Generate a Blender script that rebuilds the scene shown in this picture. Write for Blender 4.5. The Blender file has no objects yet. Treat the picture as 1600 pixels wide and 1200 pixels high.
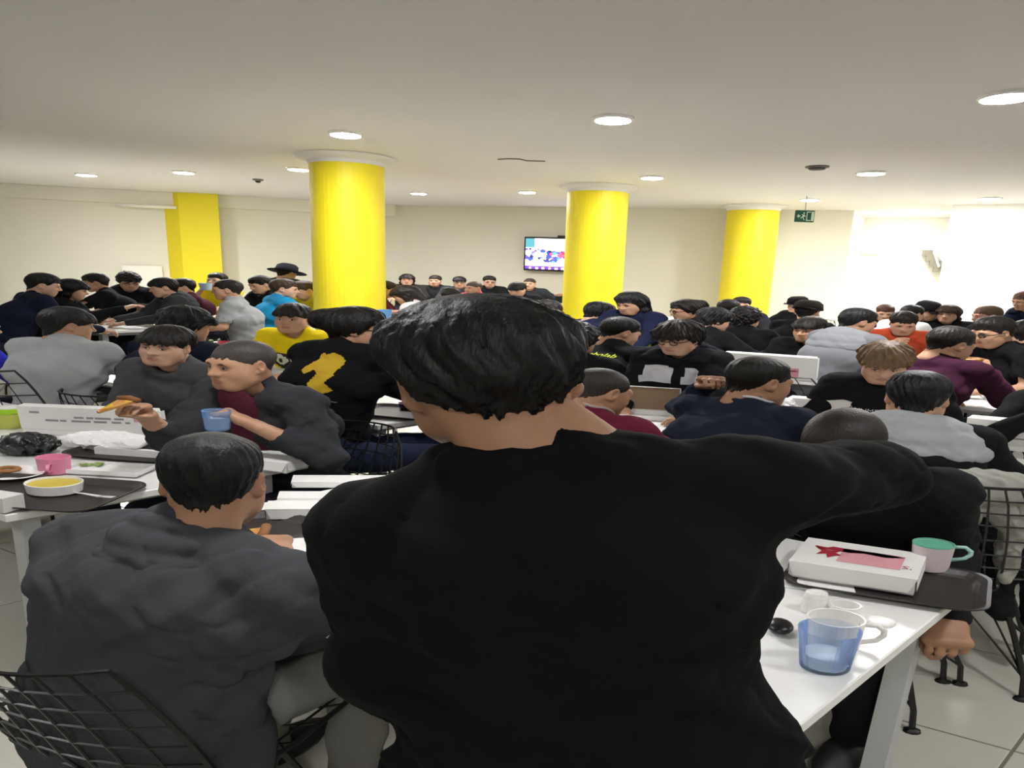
import bpy, math, random
import numpy as np
from mathutils import Matrix, Vector
from mathutils.bvhtree import BVHTree
R_ = math.radians
rng = np.random.default_rng(7)
random.seed(7)
SC = bpy.context.scene
COL = SC.collection

# ------------------------------------------------------------------ camera, world, exposure
CAM_H, CAM_PITCH, CAM_ROLL, FPX = 1.75, R_(11.9), R_(1.8), 960.0
cd = bpy.data.cameras.new('camera'); cam = bpy.data.objects.new('camera', cd); COL.objects.link(cam)
cd.sensor_width = 36.0; cd.lens = FPX/1600*36.0; cd.clip_start = 0.05; cd.clip_end = 100
_f = np.array([0, math.cos(CAM_PITCH), -math.sin(CAM_PITCH)]); _r0 = np.array([1., 0, 0]); _u0 = np.cross(_r0, _f)
_r = math.cos(CAM_ROLL)*_r0 + math.sin(CAM_ROLL)*_u0
_u = -math.sin(CAM_ROLL)*_r0 + math.cos(CAM_ROLL)*_u0
cam.matrix_world = Matrix(((_r[0], _u[0], -_f[0], 0), (_r[1], _u[1], -_f[1], 0), (_r[2], _u[2], -_f[2], CAM_H), (0, 0, 0, 1)))
SC.camera = cam
wd = bpy.data.worlds.new('world'); SC.world = wd; wd.use_nodes = True
wd.node_tree.nodes['Background'].inputs[0].default_value = (.5, .5, .5, 1)
wd.node_tree.nodes['Background'].inputs[1].default_value = 0.02
vs = SC.view_settings
vs.view_transform = 'Standard'; vs.look = 'None'; vs.gamma = 1; vs.use_curve_mapping = False
vs.exposure = 2.45
LAMP_POWER = 62.0          # emission strength of each round downlight
WASH_POWER = 130.0         # the two downlights in the bright bay on the right

def ray(px, py): return _f*FPX + _r*(px-800) - _u*(py-600)
def onz(px, py, z):
    d = ray(px, py); return np.array([0, 0, CAM_H]) + d*((z-CAM_H)/d[2])
def ony(px, py, Y):
    d = ray(px, py); return np.array([0, 0, CAM_H]) + d*(Y/d[1])

SX = 1.70    # the whole place is broad: things are about 1.7 times as wide across as their usual size
SP = 1.80    # the same for the people
ST = 1.778
DV, EV = np.array([.6, .8]), np.array([-.8, .6])        # across the tables, along the tables
def WDE(d, e):                                          # point from (across, along)
    p = DV*d + EV*e; return np.array([p[0]*ST, p[1]])
YAW_D = math.degrees(math.atan2(.6, .8))                # 37: facing across the tables, away

# ------------------------------------------------------------------ materials
def lin(h):
    if isinstance(h, str):
        h = h.lstrip('#'); c = [int(h[i:i+2], 16)/255 for i in (0, 2, 4)]
    else: c = h
    return tuple(x/12.92 if x <= .04045 else ((x+.055)/1.055)**2.4 for x in c)
_M = {}
def mat(name, col, rough=.6, metal=0., var=0., scale=20., bump=0., bscale=200., trans=0., spec=.5, emit=0., sss=0., stretch=None, alpha=1.):
    if name in _M: return _M[name]
    m = bpy.data.materials.new(name); m.use_nodes = True; nt = m.node_tree; b = nt.nodes['Principled BSDF']
    c = lin(col)
    b.inputs['Base Color'].default_value = (*c, 1); b.inputs['Roughness'].default_value = rough
    b.inputs['Metallic'].default_value = metal; b.inputs['Specular IOR Level'].default_value = spec
    if trans: b.inputs['Transmission Weight'].default_value = trans
    if sss:
        b.inputs['Subsurface Weight'].default_value = sss; b.inputs['Subsurface Radius'].default_value = (.012, .005, .003)
    if emit:
        b.inputs['Emission Color'].default_value = (*c, 1); b.inputs['Emission Strength'].default_value = emit
    tc = nt.nodes.new('ShaderNodeTexCoord'); mp = nt.nodes.new('ShaderNodeMapping')
    nt.links.new(tc.outputs['Object'], mp.inputs[0])
    if stretch: mp.inputs['Scale'].default_value = stretch
    n = nt.nodes.new('ShaderNodeTexNoise'); n.inputs['Scale'].default_value = scale; n.inputs['Detail'].default_value = 4
    nt.links.new(mp.outputs[0], n.inputs['Vector'])
    if var:
        mx = nt.nodes.new('ShaderNodeMix'); mx.data_type = 'RGBA'
        mx.inputs[6].default_value = (*[x*(1-var) for x in c], 1); mx.inputs[7].default_value = (*[min(1, x*(1+var)) for x in c], 1)
        nt.links.new(n.outputs['Fac'], mx.inputs[0]); nt.links.new(mx.outputs[2], b.inputs['Base Color'])
    if bump:
        n2 = nt.nodes.new('ShaderNodeTexNoise'); n2.inputs['Scale'].default_value = bscale; n2.inputs['Detail'].default_value = 3
        nt.links.new(mp.outputs[0], n2.inputs['Vector'])
        bp = nt.nodes.new('ShaderNodeBump'); bp.inputs['Strength'].default_value = bump; bp.inputs['Distance'].default_value = .004
        nt.links.new(n2.outputs['Fac'], bp.inputs['Height']); nt.links.new(bp.outputs[0], b.inputs['Normal'])
    _M[name] = m; return m
def cloth(h): return mat('cloth_'+h, h, .9, var=.12, scale=9, bump=.25, bscale=260, spec=.15)
def hairm(h): return mat('hair_'+h, h, .5, var=.35, scale=60, bump=.6, bscale=150, spec=.3, stretch=(1, 1, .25))
def skinm(h): return mat('skin_'+h, h, .5, var=.07, scale=30, bump=.05, bscale=300, spec=.3, sss=.12)
WHITE = mat('white_laminate', '#e9e9e6', .35, var=.02)
WALL = mat('cream_wall_paint', '#e6e3d3', .85, var=.015, scale=2, bump=.05, bscale=90)
WALLW = mat('white_wall_paint', '#f4f2e6', .85, var=.01, scale=2, bump=.05, bscale=90)
CEIL = mat('ceiling_paint', '#e2dfdd', .9, var=.015, scale=1.2, bump=.04, bscale=80)
NEAR_POWER = 27.0
YEL = mat('yellow_paint', '#f0de22', .55, var=.03, scale=2, bump=.04, bscale=60)
TILE = mat('glazed_floor_tile', '#c9c7bb', .22, var=.04, scale=5)
GROUT = mat('tile_grout', '#77756b', .9, var=.1, scale=40)
WIRE = mat('black_wire', '#141414', .35, metal=.2)
STEEL = mat('grey_painted_steel', '#b2b4b5', .45)
TRAY = mat('dark_brown_tray', '#2b2625', .5, var=.05, bump=.05)
CARD = mat('white_cardboard', '#e6e5e2', .7, var=.03, scale=8)
KRAFT = mat('brown_cardboard', '#8c735a', .85, var=.08, scale=20)
PAPER = mat('white_paper', '#efefed', .8, var=.02)
CHINA = mat('white_china', '#ebeae6', .25)
BLACKP = mat('black_plastic', '#0c0c0d', .3)
INK_P = mat('pink_print', '#d79aa2', .7, var=.06); INK_R = mat('red_print', '#9c1f33', .7, var=.1); INK_G = mat('grey_print', '#8f8e90', .8)
EYEW = mat('eye_white', '#d9d4cc', .3); IRIS = mat('dark_iris', '#20150f', .2); GLASSF = mat('glasses_frame', '#121214', .3)

# ------------------------------------------------------------------ objects
def mesh_obj(name, V, F, mats, parent=None, loc=None, smooth=False, mi=None):
    me = bpy.data.meshes.new(name); V = np.asarray(V, dtype=np.float64)
    if isinstance(F, np.ndarray): F = F.tolist()
    me.from_pydata(V.tolist(), [], F)
    for m in (mats if isinstance(mats, (list, tuple)) else [mats]): me.materials.append(m)
    if mi is not None: me.polygons.foreach_set('material_index', np.asarray(mi, dtype=np.int32))
    if smooth is True: me.polygons.foreach_set('use_smooth', np.ones(len(me.polygons), dtype=bool))
    me.update()
    o = bpy.data.objects.new(name, me); COL.objects.link(o)
    if parent is not None: o.parent = parent
    if loc is not None: o.location = loc
    if smooth == 'auto': me.shade_auto(R_(35)) if hasattr(me, 'shade_auto') else None
    return o
def tag(o, label=None, cat=None, group=None, kind=None):
    if label: o['label'] = label
    if cat: o['category'] = cat
    if group: o['group'] = group
    if kind: o['kind'] = kind
    return o
def thing(name, label, cat, loc, group=None):
    o = bpy.data.objects.new(name, None); o.empty_display_size = .1; COL.objects.link(o); o.location = tuple(float(x) for x in loc)
    return tag(o, label, cat, group)

def yawm(deg):                                     # 0 faces away from the camera, 90 right, 180 to the camera
    a = R_(deg); c, s = math.cos(a), math.sin(a)
    return np.array([[c, s, 0], [-s, c, 0], [0, 0, 1.]])
def rx(deg):
    a = R_(deg); c, s = math.cos(a), math.sin(a); return np.array([[1, 0, 0], [0, c, -s], [0, s, c]])
def ry(deg):
    a = R_(deg); c, s = math.cos(a), math.sin(a); return np.array([[c, 0, s], [0, 1, 0], [-s, 0, c]])
def rz(deg):
    a = R_(deg); c, s = math.cos(a), math.sin(a); return np.array([[c, -s, 0], [s, c, 0], [0, 0, 1.]])
def broad(V, yaw, s=SX):
    V = np.asarray(V, dtype=float) @ yawm(yaw).T; V[:, 0] *= s; return V

class MB:
    """collects shapes for one mesh"""
    def __init__(s): s.V = []; s.F = []; s.MI = []; s.n = 0
    def add(s, V, F, m=0):
        V = np.asarray(V, float); s.V.append(V); s.F += [[i+s.n for i in f] for f in (F.tolist() if isinstance(F, np.ndarray) else F)]
        s.MI += [m]*len(F); s.n += len(V); return s
    def box(s, c, d, R=None, m=0, taper=1., bev=0.):
        x, y, z = np.array(d)/2
        if bev:
            b = bev; V = []
            for (zz, k) in ((-z, b), (-z+b, 0), (z-b, 0), (z, b)):
                for (sx, sy) in ((-1, -1), (1, -1), (1, 1), (-1, 1)):
                    tx = taper if zz > 0 else 1
                    V.append((sx*(x-k)*tx, sy*(y-k)*tx, zz))
            F = [[3, 2, 1, 0], [12, 13, 14, 15]]
            for r in range(3):
                for i in range(4):
                    j = (i+1) % 4; F.append([r*4+i, r*4+j, r*4+4+j, r*4+4+i])
        else:
            V = [(-x, -y, -z), (x, -y, -z), (x, y, -z), (-x, y, -z), (-x*taper, -y*taper, z), (x*taper, -y*taper, z), (x*taper, y*taper, z), (-x*taper, y*taper, z)]
            F = [[3, 2, 1, 0], [4, 5, 6, 7], [0, 1, 5, 4], [1, 2, 6, 5], [2, 3, 7, 6], [3, 0, 4, 7]]
        V = np.array(V, float)
        if R is not None: V = V @ np.array(R).T
        return s.add(V+np.array(c), F, m)
    def tube(s, P, r, n=6, m=0, closed=False):
        P = np.array(P, float); k = len(P); r = np.full(k, r) if np.isscalar(r) else np.array(r)
        T = np.roll(P, -1, 0)-np.roll(P, 1, 0)
        if not closed: T[0] = P[1]-P[0]; T[-1] = P[-1]-P[-2]
        T /= np.linalg.norm(T, axis=1)[:, None]+1e-9
        up = np.array([0, 0, 1.]) if abs(T[0][2]) < .9 else np.array([1., 0, 0]); V = []
        a = np.linspace(0, 2*np.pi, n, endpoint=False)
        x = up
        for i in range(k):
            x = x-T[i]*(x@T[i]); x /= np.linalg.norm(x)+1e-9; y = np.cross(T[i], x)
            V.append(P[i]+r[i]*(np.cos(a)[:, None]*x+np.sin(a)[:, None]*y))
        V = np.concatenate(V); F = []
        for i in range(k if closed else k-1):
            for j in range(n):
                F.append([i*n+j, i*n+(j+1) % n, ((i+1) % k)*n+(j+1) % n, ((i+1) % k)*n+j])
        if not closed: F.append(list(range(n))[::-1]); F.append([(k-1)*n+j for j in range(n)])
        return s.add(V, F, m)
    def lathe(s, prof, n=24, c=(0, 0, 0), m=0, sq=0., sc=(1, 1)):
        a = np.linspace(0, 2*np.pi, n, endpoint=False); V = []
        ca, sa = np.cos(a), np.sin(a)
        if sq:                                       # squarish outline
            k = (np.abs(ca)**sq+np.abs(sa)**sq)**(-1/sq); ca, sa = ca*k, sa*k
        for (r, z) in prof: V.append(np.stack([r*ca*sc[0], r*sa*sc[1], np.full(n, z)], 1))
        F = []
        for i in range(len(prof)-1):
            for j in range(n): F.append([i*n+j, i*n+(j+1) % n, (i+1)*n+(j+1) % n, (i+1)*n+j])
        F.append(list(range(n))[::-1]); F.append([(len(prof)-1)*n+j for j in range(n)])
        return s.add(np.concatenate(V)+np.array(c), F, m)
    def prism(s, pts, z0, z1, m=0):
        n = len(pts); V = [(x, y, z0) for x, y in pts]+[(x, y, z1) for x, y in pts]
        return s.add(V, [list(range(n))[::-1], list(range(n, 2*n))]+[[i, (i+1) % n, n+(i+1) % n, n+i] for i in range(n)], m)
    def ball(s, c, r, R=None, m=0, nu=12, nv=8):
        V = [(0, 0, -1)]; 
        for i in range(1, nv):
            t = -math.pi/2+math.pi*i/nv
            for j in range(nu):
                a = 2*math.pi*j/nu; V.append((math.cos(t)*math.cos(a), math.cos(t)*math.sin(a), math.sin(t)))
        V.append((0, 0, 1)); F = []
        for j in range(nu):
            F.append([0, 1+(j+1) % nu, 1+j]); F.append([len(V)-1, 1+(nv-2)*nu+j, 1+(nv-2)*nu+(j+1) % nu])
        for i in range(nv-2):
            for j in range(nu): F.append([1+i*nu+j, 1+i*nu+(j+1) % nu, 1+(i+1)*nu+(j+1) % nu, 1+(i+1)*nu+j])
        V = np.array(V)*np.array(r)
        if R is not None: V = V @ np.array(R).T
        return s.add(V+np.array(c), F, m)
    def arr(s): return np.concatenate(s.V)
    def xf(s, fn): s.V = [fn(s.arr())]; return s
    def obj(s, name, mats, parent=None, yaw=None, k=SX, loc=None, smooth=False):
        V = s.arr()
        if yaw is not None: V = broad(V, yaw, k)
        return mesh_obj(name, V, s.F, mats, parent, loc, smooth, s.MI if isinstance(mats, (list, tuple)) else None)

# ------------------------------------------------------------------ smooth solids: field on a grid, then surface nets
def cone(a, b, ra, rb=None, k=.03, e=None, q=1., op=1): return ('c', np.array(a, float), np.array(b, float), ra, ra if rb is None else rb, k, None if e is None else np.array(e, float), q, op)
def ell(c, r, R=None, k=.03, op=1): return ('e', np.array(c, float), np.array(r, float), None if R is None else np.array(R, float), k, op)
def field(prims, h, pad=.03, post=None, bounds=None):
    los, his = [], []
    bb = []
    for p in prims:
        if p[0] == 'c':
            rr = max(p[3], p[4]); ex = np.full(3, rr)
            if p[6] is not None: ex = rr*(1+np.abs(p[6])*(p[7]-1))
            lo = np.minimum(p[1], p[2])-ex; hi = np.maximum(p[1], p[2])+ex; k = p[5]; op = p[8]
        else:
            ex = p[2] if p[3] is None else np.abs(p[3]) @ p[2]
            lo = p[1]-ex; hi = p[1]+ex; k = p[4]; op = p[5]
        bb.append((lo-k-3*h, hi+k+3*h))
        if op > 0: los.append(lo); his.append(hi)
    lo = np.min(los, 0)-pad; hi = np.max(his, 0)+pad
    if bounds is not None: lo = np.maximum(lo, bounds[0]); hi = np.minimum(hi, bounds[1])
    n = np.ceil((hi-lo)/h).astype(int)+1
    ax = [(lo[i]+h*np.arange(n[i])).astype(np.float32) for i in range(3)]
    V = np.full(n, .12, np.float32)
    for p, (a0, a1) in zip(prims, bb):
        i0 = np.clip(np.floor((a0-lo)/h).astype(int), 0, n); i1 = np.clip(np.ceil((a1-lo)/h).astype(int)+1, 0, n)
        if np.any(i1-i0 <= 0): continue
        sl = tuple(slice(i0[i], i1[i]) for i in range(3))
        X, Y, Z = np.meshgrid(ax[0][sl[0]], ax[1][sl[1]], ax[2][sl[2]], indexing='ij', sparse=True)
        if p[0] == 'c':
            _, a, b, ra, rb, k, e, q, op = p
            x, y, z = X-a[0], Y-a[1], Z-a[2]; ba = b-a
            if e is not None:
                w = (x*e[0]+y*e[1]+z*e[2])*(1-1/q); x, y, z = x-w*e[0], y-w*e[1], z-w*e[2]
                ba = ba-e*(ba@e)*(1-1/q)
            t = np.clip((x*ba[0]+y*ba[1]+z*ba[2])/(ba@ba+1e-9), 0, 1)
            d = np.sqrt((x-t*ba[0])**2+(y-t*ba[1])**2+(z-t*ba[2])**2)-(ra+(rb-ra)*t)
        else:
            _, c, r, R, k, op = p
            x, y, z = X-c[0], Y-c[1], Z-c[2]
            if R is not None: x, y, z = (R[0, 0]*x+R[1, 0]*y+R[2, 0]*z), (R[0, 1]*x+R[1, 1]*y+R[2, 1]*z), (R[0, 2]*x+R[1, 2]*y+R[2, 2]*z)
            k0 = np.sqrt((x/r[0])**2+(y/r[1])**2+(z/r[2])**2); k1 = np.sqrt((x/r[0]**2)**2+(y/r[1]**2)**2+(z/r[2]**2)**2)+1e-6
            d = k0*(k0-1)/k1
        v = V[sl]
        if op > 0: g = np.maximum(k-np.abs(v-d), 0)/k; V[sl] = np.minimum(v, d)-g*g*k*.25
        else: g = np.maximum(k-np.abs(v+d), 0)/k; V[sl] = np.maximum(v, -d)+g*g*k*.25
    if post is not None:
        X, Y, Z = np.meshgrid(*ax, indexing='ij', sparse=True); V = post(V, X, Y, Z).astype(np.float32)
    return V, lo, h
def nets(V, lo, h):
    V[0] = V[-1] = .1; V[:, 0] = V[:, -1] = .1; V[:, :, 0] = V[:, :, -1] = .1
    n = np.array(V.shape); s = V < 0
    nc = n-1
    cnt = np.zeros(nc, np.int16); corner = {}
    for i in (0, 1):
        for j in (0, 1):
            for k in (0, 1): cnt += s[i:i+nc[0], j:j+nc[1], k:k+nc[2]]
    act = (cnt > 0) & (cnt < 8)
    idx = np.argwhere(act); m = len(idx)
    vid = np.full(nc, -1, np.int64); vid[act] = np.arange(m)
    acc = np.zeros((m, 3)); w = np.zeros(m)
    for ax_ in range(3):
        o1, o2 = [a for a in range(3) if a != ax_]
        for a in (0, 1):
            for b in (0, 1):
                off = np.zeros(3, int); off[o1] = a; off[o2] = b
                p = idx+off; q = p.copy(); q[:, ax_] += 1
                v0 = V[p[:, 0], p[:, 1], p[:, 2]]; v1 = V[q[:, 0], q[:, 1], q[:, 2]]
                c = (v0 < 0) != (v1 < 0); t = np.where(c, v0/np.where(c, v0-v1, 1), 0)
                pt = off+np.zeros((m, 3)); pt[:, ax_] += t
                acc += pt*c[:, None]; w += c
    P = lo+h*(idx+acc/np.maximum(w, 1)[:, None])
    F = []
    for ax_ in range(3):
        o1, o2 = [(1, 2), (2, 0), (0, 1)][ax_]
        sl0 = [slice(None)]*3; sl1 = [slice(None)]*3; sl0[ax_] = slice(0, -1); sl1[ax_] = slice(1, None)
        c = s[tuple(sl0)] != s[tuple(sl1)]
        e = np.argwhere(c); e = e[(e[:, o1] > 0) & (e[:, o2] > 0) & (e[:, o1] < nc[o1]) & (e[:, o2] < nc[o2])]
        q = []
        for (a, b) in ((1, 1), (0, 1), (0, 0), (1, 0)):
            g = e.copy(); g[:, o1] -= a; g[:, o2] -= b; q.append(vid[g[:, 0], g[:, 1], g[:, 2]])
        q = np.stack(q, 1); inside = s[e[:, 0], e[:, 1], e[:, 2]]
        q[~inside] = q[~inside][:, ::-1]; F.append(q)
    F = np.concatenate(F)
    return P, F[(F >= 0).all(1)]
def solid(prims, h, pad=.03, post=None, bounds=None): return nets(*field(prims, h, pad, post, bounds))
# ------------------------------------------------------------------ heads, hands
def head_template(h):
    P = [ell((0, -.014, .034), (.073, .094, .083), k=.02), ell((0, .018, -.038), (.0625, .068, .072), k=.055),
         cone((-.02, .066, -.094), (.02, .066, -.094), .021, k=.035), cone((-.05, .03, -.07), (-.03, .062, -.092), .02, k=.04), cone((.05, .03, -.07), (.03, .062, -.092), .02, k=.04),
         ell((-.040, .052, -.03), (.028, .027, .032), k=.045), ell((.040, .052, -.03), (.028, .027, .032), k=.045),
         cone((-.04, .074, .024), (.04, .074, .024), .014, k=.025),
         cone((-.034, .092, .003), (-.028, .092, .004), .0145, k=.016, op=-1), cone((.028, .092, .004), (.034, .092, .003), .0145, k=.016, op=-1),
         ell((-.031, .073, .003), (.0165, .0125, .012), k=.006), ell((.031, .073, .003), (.0165, .0125, .012), k=.006),
         cone((0, .084, .016), (0, .104, -.022), .0088, .0125, k=.013), ell((0, .108, -.026), (.0115, .012, .010), k=.008),
         ell((-.0135, .092, -.03), (.0085, .011, .008), k=.008), ell((.0135, .092, -.03), (.0085, .011, .008), k=.008),
         ell((0, .075, -.06), (.03, .02, .022), k=.02),
         cone((-.02, .081, -.061), (0, .0925, -.0565), .004, .006, k=.006), cone((.02, .081, -.061), (0, .0925, -.0565), .004, .006, k=.006),
         cone((-.018, .081, -.064), (0, .09, -.069), .004, .0075, k=.006), cone((.018, .081, -.064), (0, .09, -.069), .004, .0075, k=.006),
         cone((0, -.022, -.05), (0, -.042, -.135), .054, .054, k=.03)]
    for s in (-1, 1):
        R = rz(s*-28) @ rx(-8)
        P += [ell((s*.077, -.012, -.004), (.0085, .02, .033), R, k=.008), ell((s*.086, -.006, .002), (.006, .011, .019), R, k=.006, op=-1), ell((s*.075, .0, -.03), (.007, .009, .01), k=.006)]
    return solid(P, h, pad=.012)
_HT = {}
def head_mesh(lod):
    if lod not in _HT:
        V, F = head_template({0: .0034, 1: .005, 2: .0085}[lod])
        c = V[F].mean(1)
        lip = (c[:, 1] > .078) & ((c[:, 0]/.0245)**2+((c[:, 2]+.0635)/.0125)**2 < 1)
        _HT[lod] = (V, F, lip.astype(int))
    return _HT[lod]
_HD = {}
def hand_mesh(pose, h=.0046):
    """right hand: wrist at origin, fingers +Y, palm to -Z, thumb to -X"""
    if (pose, h) in _HD: return _HD[(pose, h)]
    c1, c2, c3, spread, th = {'relax': (18, 28, 18, 4, 0), 'grip': (48, 58, 30, 1, 25), 'fist': (78, 92, 55, 0, 45), 'flat': (5, 8, 5, 7, -5), 'pinch': (52, 42, 22, 2, 38)}[pose]
    P = [cone((-.012, -.03, 0), (.012, -.03, 0), .021, k=.02), cone((-.02, .03, -.003), (.018, .03, -.003), .0165, k=.02), cone((-.03, .085, 0), (.03, .082, -.001), .0125, k=.02),
         cone((-.012, 0, 0), (-.03, .085, 0), .018, .012, k=.02), cone((.012, 0, 0), (.03, .08, 0), .018, .012, k=.02), cone((0, 0, 0), (0, .085, 0), .018, .013, k=.02)]
    for i, (x, L, r) in enumerate(((-.031, .074, .0088), (-.0105, .083, .0092), (.0105, .077, .0088), (.03, .06, .0078))):
        p = np.array([x, .088-.004*abs(i-1), 0]); a = 0; sp = (i-1.3)*spread
        for seg, (cc, l) in enumerate(((c1, .45), (c2, .31), (c3, .24))):
            a += cc*(1+.08*(i-1.5)); d = rz(-sp) @ np.array([0, math.cos(R_(a)), -math.sin(R_(a))])
            q = p+d*L*l; P.append(cone(p, q, r*(1-.1*seg), r*(.9-.1*seg), k=.006)); p = q
    b = np.array([-.02, .022, -.008]); t1 = b+np.array([-.028+.0004*th, .03, -.012-.0003*th]); t2 = t1+np.array([-.012+.0006*th, .032, -.006-.0005*th]); t3 = t2+np.array([-.002+.0006*th, .026, -.003-.0004*th])
    P += [cone(b, t1, .015, .0118, k=.015), cone(t1, t2, .0115, .0105, k=.006), cone(t2, t3, .0102, .0085, k=.006)]
    _HD[(pose, h)] = solid(P, h, pad=.01); return _HD[(pose, h)]

_ph = rng.uniform(0, 6.28, 64)
def wr3(X, Y, Z, f, s=0):                               # cloth folds
    a = np.sin(X*f*1.1+Z*f*.9+2.2*np.sin(Y*f*.55+Z*f*.3+_ph[s])+_ph[s+1])
    b = np.sin(Y*f*1.3-Z*f*1.2+2.0*np.sin(X*f*.7-Z*f*.45+_ph[s+2])+_ph[s+3])
    return a*.55+b*.45
HAIR = {  # ts, tb, tt: thickness at sides, back, top; fz fringe height; np_ nape height; amplitude, frequency of clumps
    'stand': dict(ts=.011, tb=.022, tt=.030, fz=.045, nape=-.050, amp=.006, f=13),
    'buzz':  dict(ts=.005, tb=.004, tt=.004, fz=.050, nape=-.055, amp=.0006, f=40),
    'crop':  dict(ts=.008, tb=.010, tt=.018, fz=.050, nape=-.065, amp=.003, f=18),
    'short': dict(ts=.012, tb=.014, tt=.022, fz=.052, nape=-.075, amp=.004, f=16),
    'fringe': dict(ts=.017, tb=.018, tt=.022, fz=.036, nape=-.085, amp=.004, f=17),
    'thick': dict(ts=.022, tb=.024, tt=.032, fz=.040, nape=-.085, amp=.006, f=13),
    'messy': dict(ts=.026, tb=.026, tt=.036, fz=.036, nape=-.09, amp=.010, f=11),
    'curly': dict(ts=.030, tb=.034, tt=.036, fz=.034, nape=-.10, amp=.010, f=0),
    'bob':   dict(ts=.028, tb=.03, tt=.026, fz=.040, nape=-.10, amp=.005, f=16, long=.11),
    'long':  dict(ts=.030, tb=.034, tt=.028, fz=.050, nape=-.10, amp=.007, f=14, long=.20),
    'tail':  dict(ts=.028, tb=.03, tt=.026, fz=.058, nape=-.075, amp=.005, f=16, bun=1),
}
def hair_mesh(style, h, seed):
    s = dict(HAIR[style]); g = np.random.default_rng(seed); ph = g.uniform(0, 6.28, 10)
    ts, tb, tt, fz, nape, amp, f = (s[k] for k in ('ts', 'tb', 'tt', 'fz', 'nape', 'amp', 'f'))
    L = s.get('long', 0); bangs = style in ('fringe', 'thick', 'messy', 'bob'); mx = max(ts, tb, tt)+amp*2+.012
    lo = np.array([-.08-mx, -.115-mx, min(nape, -.03)-.02]); hi = np.array([.08+mx, .085+mx+.02, .12+mx])
    if s.get('bun'): lo[1] -= .06
    if L: lo[2] = -L-.04; lo[0] -= .045; hi[0] += .045
    n = np.ceil((hi-lo)/h).astype(int)+1
    X, Y, Z = np.meshgrid(*[(lo[i]+h*np.arange(n[i])).astype(np.float32) for i in range(3)], indexing='ij', sparse=True)
    def el_(c, r):
        x, y, z = (X-c[0])/r[0], (Y-c[1])/r[1], (Z-c[2])/r[2]; k0 = np.sqrt(x*x+y*y+z*z); k1 = np.sqrt((x/r[0])**2+(y/r[1])**2+(z/r[2])**2)+1e-6
        return k0*(k0-1)/k1
    def smin(a, b, k): q = np.maximum(k-np.abs(a-b), 0)/k; return np.minimum(a, b)-q*q*k*.25
    skull = el_((0, -.014, .034), (.073, .094, .083))
    nk = np.sqrt(X**2+(Y+.022+(-.05-Z)*.24)**2)-.054; nk = np.maximum(nk, Z-.02)
    skull = smin(skull, nk, .03)+0*Z-.0028
    skull = smin(skull, np.sqrt(np.maximum(np.abs(X)-.04, 0)**2+(Y-.074)**2+(Z-.024)**2)-.014, .025)
    az = np.arctan2(X, Y+.05); el = np.arctan2(np.sqrt(X**2+(Y+.05)**2), Z+0*X)
    side = 1 if ts >= .02 else 0
    hl = np.interp(Y.ravel(), [-.14, -.085, -.05, -.036, -.024, .008, .018, .034, .05, .066, .15], [nape, nape, nape*.6-.008, -.02 if not side else -.055, .012 if not side else -.055, .018 if not side else -.05, -.012 if not side else -.04, -.004, fz-.012, fz, fz]).reshape(Y.shape)
    jag = (.0035+.5*amp)*np.sin(az*23+ph[5]+2*np.sin(az*7+ph[8]))+(.003+.4*amp)*np.sin(az*41+ph[6])
    hl = hl+jag+.010*np.cos(np.clip(X/.075, -1, 1)*3.1)*(Y < -.05)*(-1 if style != 'buzz' else -.4)*.6
    up = np.clip((Z-hl)/(.085 if mx < .04 else .06), 0, 1)**.55
    front = np.clip((Y-.02)/.04, 0, 1)*(1. if bangs else .55)
    up = np.maximum(up, front)
    topw = np.clip((Z-.03)/.07, 0, 1); backw = np.clip((-Y-.0)/.08, 0, 1)
    T = ts*(1-topw)*(1-backw)+tb*(1-topw)*backw+tt*topw
    T = np.maximum(T*up, .0022)
    V = skull-T
    if bangs: V = smin(V, np.sqrt(((np.abs(X)-.0)/2.1)**2+(Y-.066)**2+(Z-fz-.022)**2)-.027, .03)
    if s.get('bun'): V = smin(smin(V, el_((0, -.125, .06), (.05, .05, .045)), .03), el_((0, -.15, .03), (.035, .035, .05)), .03)
    if f:
        w = np.clip(el*1.3, 0, 1)
        nz = np.sin(az*f+3*np.sin(az*2+ph[0])+5*el+ph[1])*.5+np.sin(az*f*2.3+2*np.sin(el*6+ph[2])+ph[3])*.35+np.sin(az*f*4.7+4*el+3*np.sin(az*5+ph[7])+ph[9])*.25
        V = V+amp*nz*w*(.35+.65*up)+amp*.5*np.sin(X*70+ph[4])*np.sin(Y*60+ph[6])*np.sin(Z*65)
    else:
        V = V+amp*np.sin(X*95+ph[0]+np.sin(Z*50))*np.sin(Y*90+ph[1])*np.sin(Z*100+ph[2])+amp*.6*np.sin(X*190+ph[3])*np.sin(Y*170)*np.sin(Z*180+ph[4])
    e = hl-Z; k = .006; gg = np.maximum(k-np.abs(V-e), 0)/k; V = np.maximum(V, e)+gg*gg*k*.25
    if L:
        z0 = .03
        q = np.clip((z0-Z)/(z0+L), 0, 1); cl = np.maximum(np.maximum(Z-z0, -L-Z), 0); wav = .008*np.sin(Z*70+ph[1])
        for sx in (-1, 1):
            V = smin(V, np.sqrt((X-sx*(.074+.014*q)-wav)**2+((Y+.02)/1.9)**2+cl**2)-.024*(1-.35*q)-.004*np.sin(np.arctan2(Y+.02, X-sx*.08)*7+ph[2]), .03)
        V = smin(V, np.sqrt((X/2.4)**2+(Y+.092+.02*q)**2+cl**2)-.034*(1-.3*q)-.005*np.sin(X*110+ph[3]+Z*20), .035)
    return nets(V.astype(np.float32), lo, h)

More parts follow.
